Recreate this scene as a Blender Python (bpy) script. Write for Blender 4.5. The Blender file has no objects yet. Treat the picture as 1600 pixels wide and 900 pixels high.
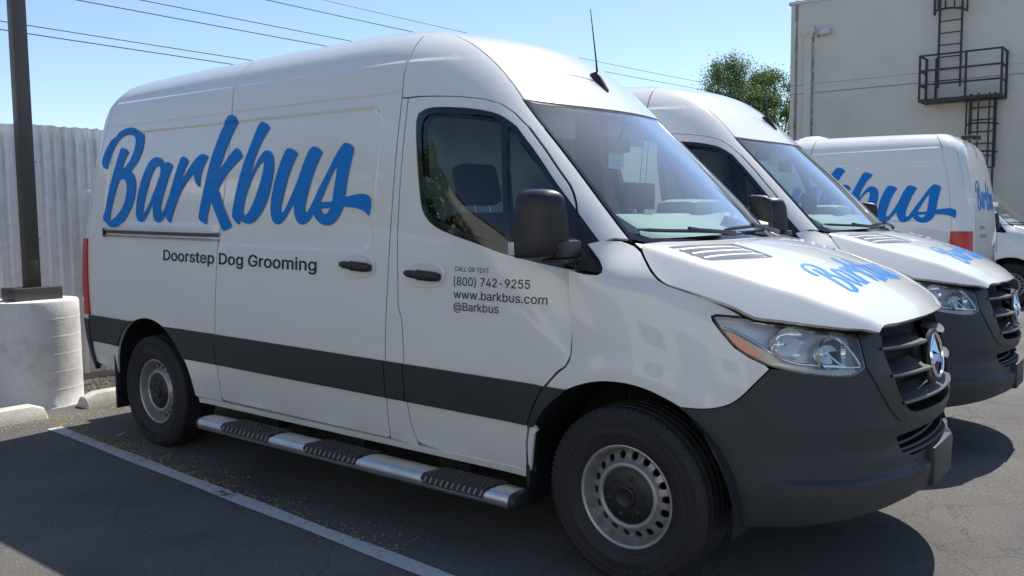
import bpy, bmesh, math, random
import numpy as np
from mathutils import Vector, Matrix, geometry
random.seed(7); rng = np.random.default_rng(7)
scene = bpy.context.scene
COL = scene.collection

# ---------------------------------------------------------------- camera
cam_d = bpy.data.cameras.new('camera'); cam = bpy.data.objects.new('camera', cam_d); COL.objects.link(cam)
CAM_POS = (1.8226, -3.9852, 1.5473); YAW, PITCH, ROLL = math.radians(128.4605), math.radians(-4.9096), math.radians(-.5246)
_f = Vector((math.cos(YAW)*math.cos(PITCH), math.sin(YAW)*math.cos(PITCH), math.sin(PITCH)))
_r = _f.cross(Vector((0, 0, 1))).normalized(); _u = _r.cross(_f)
_r2 = _r*math.cos(ROLL) + _u*math.sin(ROLL); _u2 = _u*math.cos(ROLL) - _r*math.sin(ROLL)
_m = Matrix((_r2, _u2, -_f)).transposed().to_4x4(); _m.translation = Vector(CAM_POS)
cam.matrix_world = _m
cam_d.sensor_width = 36; cam_d.lens = 36*1356.556/1600; cam_d.clip_start = .05; cam_d.clip_end = 2000
scene.camera = cam

# ---------------------------------------------------------------- daylight
SUN_TAN_X, SUN_TAN_Y = 0.02, -.656          # horizontal travel of a shadow per metre of height
SUN_DIR = Vector((SUN_TAN_X, SUN_TAN_Y, -1)).normalized()
SUN_EL = math.asin(-SUN_DIR.z); SUN_AZ = math.atan2(-SUN_DIR.x, -SUN_DIR.y)   # azimuth of the sun from +Y, clockwise
world = bpy.data.worlds.new('World'); scene.world = world; world.use_nodes = True
_nt = world.node_tree; _sky = _nt.nodes.new('ShaderNodeTexSky'); _sky.sky_type = 'NISHITA'; _sky.sun_disc = False
_sky.sun_elevation = SUN_EL; _sky.sun_rotation = SUN_AZ; _sky.altitude = 50; _sky.air_density = 1.0; _sky.dust_density = .35; _sky.ozone_density = 3.0
_bg = _nt.nodes['Background']; _bg.inputs['Strength'].default_value = .122
_nt.links.new(_sky.outputs['Color'], _bg.inputs['Color'])
sun_d = bpy.data.lights.new('sun', 'SUN'); sun = bpy.data.objects.new('sun', sun_d); COL.objects.link(sun)
sun_d.energy = 4.6; sun_d.angle = math.radians(.55); sun_d.color = (1.0, .94, .86)
sun.rotation_euler = SUN_DIR.to_track_quat('-Z', 'Y').to_euler(); sun.location = (0, 12, 20)
scene.view_settings.view_transform = 'Standard'; scene.view_settings.look = 'None'
scene.view_settings.exposure = 0.46; scene.view_settings.gamma = 1.0

cy = scene.cycles; cy.max_bounces = 8; cy.diffuse_bounces = 3; cy.glossy_bounces = 4; cy.transmission_bounces = 4; cy.transparent_max_bounces = 10; cy.caustics_reflective = False; cy.caustics_refractive = False
# ---------------------------------------------------------------- materials
def new_mat(name):
    m = bpy.data.materials.new(name); m.use_nodes = True
    return m, m.node_tree, m.node_tree.nodes['Principled BSDF']
def node(nt, typ, **kw):
    n = nt.nodes.new(typ)
    for k, v in kw.items():
        if k in n.inputs.keys(): n.inputs[k].default_value = v
        else: setattr(n, k, v)
    return n
def coords(nt, scale=(1, 1, 1)):
    tc = node(nt, 'ShaderNodeTexCoord'); mp = node(nt, 'ShaderNodeMapping'); mp.inputs['Scale'].default_value = scale
    nt.links.new(tc.outputs['Object'], mp.inputs['Vector']); return mp.outputs['Vector']
def ramp(nt, fac, stops):
    r = node(nt, 'ShaderNodeValToRGB'); e = r.color_ramp.elements
    while len(e) < len(stops): e.new(.5)
    for el, (p, c) in zip(e, stops):
        el.position = p; el.color = (*c, 1) if len(c) == 3 else c
    nt.links.new(fac, r.inputs['Fac']); return r.outputs['Color']
def mixc(nt, fac, a, b):
    n = node(nt, 'ShaderNodeMix', data_type='RGBA')
    for s, v in ((n.inputs[0], fac), (n.inputs[6], a), (n.inputs[7], b)):
        if hasattr(v, 'is_linked') or hasattr(v, 'links'): nt.links.new(v, s)
        else: s.default_value = v if isinstance(v, float) else (*v, 1)
    return n.outputs[2]
def bump(nt, h, strength, dist, bsdf):
    b = node(nt, 'ShaderNodeBump'); b.inputs['Strength'].default_value = strength; b.inputs['Distance'].default_value = dist
    nt.links.new(h, b.inputs['Height']); nt.links.new(b.outputs['Normal'], bsdf.inputs['Normal'])
def plain(name, col, rough=.5, metal=0., var=.12, vscale=6., coat=0., bmp=0., bscale=200., spec=.5, emit=None):
    m, nt, p = new_mat(name); v = coords(nt)
    n = node(nt, 'ShaderNodeTexNoise', Scale=vscale, Detail=5.0, Roughness=.6); nt.links.new(v, n.inputs['Vector'])
    c = ramp(nt, n.outputs['Fac'], [(.3, tuple(x*(1-var) for x in col)), (.7, tuple(min(1, x*(1+var)) for x in col))])
    nt.links.new(c, p.inputs['Base Color']); p.inputs['Metallic'].default_value = metal
    r = node(nt, 'ShaderNodeMapRange'); nt.links.new(n.outputs['Fac'], r.inputs['Value'])
    r.inputs['From Min'].default_value = .3; r.inputs['From Max'].default_value = .7
    r.inputs['To Min'].default_value = max(.02, rough*.85); r.inputs['To Max'].default_value = min(1, rough*1.15)
    nt.links.new(r.outputs['Result'], p.inputs['Roughness'])
    p.inputs['Coat Weight'].default_value = coat; p.inputs['Coat Roughness'].default_value = .03; p.inputs['Specular IOR Level'].default_value = spec
    if bmp:
        n2 = node(nt, 'ShaderNodeTexNoise', Scale=bscale, Detail=3.0); nt.links.new(v, n2.inputs['Vector']); bump(nt, n2.outputs['Fac'], bmp, .004, p)
    return m
def glass_mat(name, tint, gloss=1.0, rough=.0, dust=0.):
    m, nt, p = new_mat(name); nt.nodes.remove(p); out = nt.nodes['Material Output']
    tr = node(nt, 'ShaderNodeBsdfTransparent'); tr.inputs['Color'].default_value = (*tint, 1)
    gl = node(nt, 'ShaderNodeBsdfGlossy'); gl.inputs['Roughness'].default_value = rough
    fr = node(nt, 'ShaderNodeFresnel'); ge = node(nt, 'ShaderNodeNewGeometry'); io = node(nt, 'ShaderNodeMapRange')
    io.inputs['To Min'].default_value = 1.5; io.inputs['To Max'].default_value = 1/1.5          # a thin pane reflects alike from both faces
    nt.links.new(ge.outputs['Backfacing'], io.inputs['Value']); nt.links.new(io.outputs['Result'], fr.inputs['IOR'])
    mul = node(nt, 'ShaderNodeMath', operation='MULTIPLY'); mul.inputs[1].default_value = 1.6*gloss; mul.use_clamp = True
    nt.links.new(fr.outputs[0], mul.inputs[0]); mx = node(nt, 'ShaderNodeMixShader')
    nt.links.new(mul.outputs[0], mx.inputs[0]); nt.links.new(tr.outputs[0], mx.inputs[1]); nt.links.new(gl.outputs[0], mx.inputs[2])
    res = mx.outputs[0]
    if dust:
        df = node(nt, 'ShaderNodeBsdfDiffuse'); df.inputs['Color'].default_value = (.6, .6, .58, 1)
        v = coords(nt); n = node(nt, 'ShaderNodeTexVoronoi', Scale=130.0); nt.links.new(v, n.inputs['Vector'])
        n2 = node(nt, 'ShaderNodeTexNoise', Scale=2.2, Detail=3.0); nt.links.new(v, n2.inputs['Vector'])
        a = node(nt, 'ShaderNodeMapRange'); a.inputs['From Min'].default_value = .0; a.inputs['From Max'].default_value = .30; a.inputs['To Min'].default_value = 1; a.inputs['To Max'].default_value = 0
        nt.links.new(n.outputs['Distance'], a.inputs['Value'])
        b = node(nt, 'ShaderNodeMapRange'); b.inputs['From Min'].default_value = .42; b.inputs['From Max'].default_value = .62; b.inputs['To Min'].default_value = .0; b.inputs['To Max'].default_value = dust*4
        nt.links.new(n2.outputs['Fac'], b.inputs['Value'])
        mu = node(nt, 'ShaderNodeMath', operation='MULTIPLY'); nt.links.new(a.outputs[0], mu.inputs[0]); nt.links.new(b.outputs[0], mu.inputs[1])
        ad = node(nt, 'ShaderNodeMath', operation='ADD'); nt.links.new(mu.outputs[0], ad.inputs[0]); ad.inputs[1].default_value = dust*.35
        mx2 = node(nt, 'ShaderNodeMixShader'); nt.links.new(ad.outputs[0], mx2.inputs[0]); nt.links.new(res, mx2.inputs[1]); nt.links.new(df.outputs[0], mx2.inputs[2]); res = mx2.outputs[0]
    nt.links.new(res, out.inputs['Surface']); return m

M = {}
M['paint'] = plain('white_paint', (.785, .79, .76), .22, var=.015, vscale=1.5, coat=1.0)
_p = M['paint'].node_tree; _b = _p.nodes['Principled BSDF']; _v = coords(_p, (1, 1, .6))
_n = node(_p, 'ShaderNodeTexNoise', Scale=2.4, Detail=1.0); _p.links.new(_v, _n.inputs['Vector']); bump(_p, _n.outputs['Fac'], .10, .02, _b)      # faint ripple of pressed sheet
M['gap_shade'] = plain('gap_shade_black', (.012, .012, .013), .7)  # black put on the gap walls for the shade between panels
M['plastic'] = plain('charcoal_plastic', (.028, .031, .037), .52, var=.16, vscale=5, bmp=.35, bscale=330)
M['plastic2'] = plain('black_plastic', (.016, .017, .019), .42, var=.1, bmp=.06, bscale=500)
M['gloss_black'] = plain('gloss_black', (.010, .010, .012), .12, coat=.6)
M['trimgrey'] = plain('grille_trim_grey', (.16, .16, .165), .32, metal=.5)
M['chrome'] = plain('chrome', (.82, .83, .85), .06, metal=1., var=.02)
M['alu'] = plain('brushed_aluminium', (.70, .71, .73), .34, metal=1., var=.06, vscale=12)
M['steel'] = plain('painted_steel_rim', (.40, .395, .39), .36, metal=.5, var=.10, vscale=14)
M['rubber'] = plain('tyre_rubber', (.022, .022, .023), .72, var=.25, vscale=9, bmp=.25, bscale=160)
M['dark'] = plain('dark_underside', (.010, .010, .011), .8)
M['blue'] = plain('blue_vinyl', (.0, .20, .62), .45, var=.02, coat=.0, spec=.25)
M['ink'] = plain('dark_vinyl', (.012, .015, .025), .35, var=.02)
M['red'] = plain('red_lamp_lens', (.55, .004, .006), .2, coat=.25)
M['amber'] = plain('amber_reflector', (.90, .20, .04), .18, coat=.8, bmp=.3, bscale=220)
M['clearplastic'] = plain('clear_lamp_plastic', (.55, .57, .56), .15, coat=.6)
M['lampgrey'] = plain('lamp_housing_grey', (.22, .23, .24), .25, metal=.3)
M['reflector'] = plain('lamp_reflector', (.85, .87, .90), .10, metal=.85, var=.03)
M['lampback'] = plain('lamp_back_silver', (.80, .81, .82), .25, metal=.35)
M['vent'] = plain('vent_grey', (.55, .55, .56), .35, metal=.1)
M['vent_dark'] = plain('vent_inner', (.32, .32, .325), .5)
M['trim_grey'] = plain('door_trim_grey', (.16, .165, .17), .7)
M['rail_dark'] = plain('rail_channel', (.09, .085, .08), .5)
M['seat'] = plain('black_seat_cloth', (.025, .026, .030), .85, bmp=.3, bscale=300)
M['dash'] = plain('grey_dashboard', (.42, .42, .40), .6, bmp=.1, bscale=300)
M['bulk'] = plain('white_partition', (.82, .84, .82), .6)
M['glass'] = glass_mat('windscreen_glass', (.78, .965, .94), 2.0, dust=.11)
M['glass2'] = glass_mat('door_glass', (.46, .56, .54), 1.1)
M['lampglass'] = glass_mat('lamp_lens', (.95, .97, .97), 1.2)
M['paper'] = plain('paper', (.72, .74, .70), .8)
M['tagblue'] = plain('tag_plastic', (.40, .50, .58), .5)
M['tape'] = plain('blue_tape', (.02, .22, .55), .6)

# ---------------------------------------------------------------- van body surfaces (metres, x forward, y to the van's left)
def pchip(xs, ys):
    xs = np.array(xs, float); ys = np.array(ys, float)
    h = np.diff(xs); d = np.diff(ys) / h
    m = np.zeros(len(xs))
    for i in range(1, len(xs) - 1):
        if d[i-1] * d[i] > 0:
            w1 = 2*h[i] + h[i-1]; w2 = h[i] + 2*h[i-1]
            m[i] = (w1 + w2) / (w1/d[i-1] + w2/d[i])
    m[0] = d[0]; m[-1] = d[-1]
    def f(x):
        x = np.asarray(x, float)
        k = np.clip(np.searchsorted(xs, x) - 1, 0, len(h) - 1)
        hh = h[k]; t = (x - xs[k]) / hh
        tc = np.clip(t, 0, 1)
        r = (ys[k]*(1+2*tc)*(1-tc)**2 + hh*m[k]*tc*(1-tc)**2 + ys[k+1]*tc*tc*(3-2*tc) + hh*m[k+1]*tc*tc*(tc-1))
        return r + (t-tc)*hh*np.where(t < 0, m[k], m[k+1])
    return f

W_Z = pchip([.30, .42, .60, .72, .83, 1.0, 1.25, 1.45, 1.80, 2.12, 2.30, 2.6],
            [.93, .960, .984, .994, 1.0, 1.002, .994, .977, .930, .872, .838, .78])
Z_P = pchip([-5.2, -4.76, -4.55, -4.3, -3.8, -3.0, -2.2, -1.7, -1.45, -1.27, -1.12, -1.0, -.9, -.8, -.7, -.6, -.25, .12, .5, 1.0],
            [2.36, 2.46, 2.505, 2.53, 2.548, 2.556, 2.556, 2.552, 2.542, 2.522, 2.483, 2.433, 2.370, 2.292, 2.203, 2.108, 1.785, 1.425, 1.05, .55])
X_R = pchip([.30, .45, .62, .80, 1.0, 1.4, 1.8, 2.1, 2.35, 2.6], [-4.56, -4.64, -4.69, -4.71, -4.715, -4.70, -4.66, -4.605, -4.535, -4.44])
R_TOP = .24; R_REAR = .20

def arch_flare(x, z):
    f = 0.
    for xc, zc, r in ((0.0, .385, .475), (-3.665, .385, .475)):
        d = np.hypot(x - xc, z - zc) - r
        f = f + .008 * np.exp(-(np.maximum(d - .03, 0) / .06)**2) * (z > .3)
    return f

def side_w(x, z):
    zt = z + .011*(x + 2.6)
    def rbox(x0, x1, z0, z1, r):
        dx = np.maximum(np.maximum(x0 + r - x, x - x1 + r), 0); dz = np.maximum(np.maximum(z0 + r - zt, zt - z1 + r), 0)
        return np.hypot(dx, dz) - r + np.minimum(0, np.maximum(np.maximum(x0 + r - x, x - x1 + r), np.maximum(z0 + r - zt, zt - z1 + r)))
    d = np.minimum(rbox(-4.24, -1.47, 1.495, 2.108, .09), rbox(-2.86, -1.47, 1.375, 2.108, .09))
    k = np.clip(.5 - d/.022, 0, 1)
    w = W_Z(z) - .010*k*k*(3 - 2*k)                                     # recessed pressing in the load-bay panels
    far = np.clip((-1.30 - x)/.06, 0, 1)*np.clip((x + 4.40)/.1, 0, 1)
    w = w - .005*np.exp(-((zt - 2.165)/.007)**2)*far                     # rib lines along the upper side
    g = np.clip(.5 + (zt - 2.333)/.020, 0, 1)
    w = w - .011*g*g*(3 - 2*g)*np.clip((-.95 - x)/.35, 0, 1)*np.clip((x + 4.40)/.2, 0, 1)
    return w + arch_flare(x, z)

def rsmax(a, b, r):
    u = np.maximum(a + r, 0); v = np.maximum(b + r, 0)
    return np.minimum(np.maximum(a, b), -r) + np.hypot(u, v)

def z_top(x, y):
    xi = x + .30 * y * y
    return Z_P(xi) - .05 * y * y

def cab(x, y, z):
    ya = np.abs(y)
    a = ya - side_w(x, z)
    e = 1e-3
    s = (z_top(x + e, y) - z_top(x - e, y)) / (2*e)
    b = (z - z_top(x, y)) / np.sqrt(1 + s*s)
    c = X_R(z) + .04*(ya/.9)**2 - x
    q = np.clip((x + 1.35)/.55, 0, 1); rb = R_TOP + .20*q*q*(3 - 2*q)          # the edge is rounder towards the screen pillars
    an, bn = a/R_TOP, b/rb
    f = np.minimum(np.maximum(an, bn), -1) + np.hypot(np.maximum(an + 1, 0), np.maximum(bn + 1, 0))
    return rsmax(f*R_TOP, c, R_REAR)

def bisect(fun, lo, hi, n=34):
    lo = np.array(lo, float) + 0*np.array(hi, float); hi = np.array(hi, float) + 0*lo
    for _ in range(n):
        m = .5*(lo + hi); f = fun(m) < 0
        lo = np.where(f, m, lo); hi = np.where(f, hi, m)
    return .5*(lo + hi)

S0, AX, AR = 1.95, .40, .55       # side chart: s = z up to S0, then an angle about the line y=AX, z=S0
def side(x, s):                   # right-hand side of the body (y < 0)
    x = np.asarray(x, float); s = np.asarray(s, float)
    th = np.maximum(s - S0, 0) / AR
    oy = np.where(s > S0, -AX, 0.); oz = np.minimum(s, S0)
    dy, dz = -np.cos(th), np.sin(th)
    r = bisect(lambda r: cab(x, oy + r*dy, oz + r*dz), 0*x, 0*x + 1.3)
    return np.stack([x + 0*r, oy + r*dy, oz + r*dz], -1)

def top(x, y):                    # roof and windscreen seen from above
    x = np.asarray(x, float); y = np.asarray(y, float)
    z = bisect(lambda z: cab(x, y, z), 0*x + .9, 0*x + 2.8)
    return np.stack([x + 0*z, y + 0*z, z], -1)

def rear(y, z):
    y = np.asarray(y, float); z = np.asarray(z, float)
    x = -bisect(lambda m: cab(-m, y, z), 0*y + 4.2, 0*y + 5.0)
    return np.stack([x, y + 0*x, z + 0*x], -1)

# front corner: plan contours (cubic) that wrap from the door edge round to the nose, chart (t, z)
N_X = pchip([.30, .36, .42, .47, .53, .57, .62, .66, .70, .85, 1.0, 1.1, 1.2, 1.45], [.925, .95, .965, .972, .978, .978, .965, .972, .982, .975, .95, .905, .84, .62])
F_W = pchip([.30, .45, .60, .83, .95, 1.08, 1.17, 1.25, 1.32, 1.45], [.965, .985, 1.0, 1.012, 1.01, .998, .978, .945, .91, .86])
C_A = pchip([.30, .45, .60, .90, 1.1, 1.45], [.64, .66, .62, .58, .50, .30])
C_B = pchip([.30, .45, .60, .90, 1.1, 1.45], [.70, .70, .68, .64, .62, .58])
LIP = pchip([.30, .40, .47, .505, .53, .60, 1.5], [.012, .022, .026, .024, .0, .0, .0])
DROP = pchip([.2, 1.245, 1.28, 1.35, 1.40, 1.47], [0, 0, .008, .055, .105, .165])
def wrap(t, z):
    t = np.asarray(t, float); z = np.asarray(z, float)
    x0 = -.22; w = W_Z(z); xn = N_X(z); fw = F_W(z); a = C_A(z); b = C_B(z)
    tp = np.maximum(t, 0); tn = np.minimum(t, 0)
    c0 = (1-tp)**3; c1 = 3*tp*(1-tp)**2; c2 = 3*tp*tp*(1-tp); c3 = tp**3
    x = c0*x0 + c1*a + c2*xn + c3*xn + 3*(a - x0)*tn
    y = -(c0*w + c1*fw + c2*b + 3*(fw - w)*tn*np.maximum(0, 1 + tn/.12)**2)
    dx = 3*((1-tp)**2*(a - x0) + 2*tp*(1-tp)*(xn - a)); dy = -3*((1-tp)**2*(fw - w) + 2*tp*(1-tp)*(b - fw) - tp*tp*b)*(t > 0)
    q = np.clip((t + .02)/.14, 0, 1); y = y + DROP(z)*q*q*(3 - 2*q)
    L = np.hypot(dx, dy) + 1e-9
    k = np.clip((t - .36)/.12, 0, 1)
    off = LIP(z)*k*k*(3 - 2*k) + arch_flare(x, z)*np.clip(1.6 - t*2.6, 0, 1)
    return np.stack([x + off*dy/L, y - off*dx/L, z + 0*x], -1)

# bonnet, chart (x, y)
H_C = pchip([-.15, .1, .3, .5, .65, .75, .83, .89, .935, .97], [1.475, 1.432, 1.390, 1.333, 1.276, 1.229, 1.184, 1.143, 1.096, 1.03])
K_Y = pchip([-.15, -.014, .228, .408, .519, .607, .705, .82, .872, 1.0], [.79, .80, .81, .785, .755, .72, .665, .56, .49, .34])
K_Z = pchip([-.15, -.014, .228, .408, .519, .607, .705, .82, .872, 1.0], [1.447, 1.413, 1.350, 1.301, 1.264, 1.237, 1.193, 1.137, 1.097, 1.0])
def hood(x, y):
    x = np.asarray(x, float); ya = np.abs(np.asarray(y, float))
    zc = H_C(x); ky = K_Y(x); kz = K_Z(x)
    tp = zc - np.maximum(zc - kz, 0)*(ya/ky)**2
    u = ya - ky
    sd = kz - 1.10*u - .8*np.maximum(u, 0)**2
    r = .016; h = np.clip(.5 + .5*(sd - tp)/r, 0, 1)
    z = sd*(1-h) + tp*h - r*h*(1-h)
    return np.stack([x + 0*z, np.asarray(y, float) + 0*z, z], -1)
def hoodv(x, v):                  # the same bonnet with its crease on the lines v = -1 and v = 1
    return hood(x, np.asarray(v, float)*K_Y(x))
CHARTS = dict(hoodv=hoodv, side=side, top=top, rear=rear, wrap=wrap, hood=hood)

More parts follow.
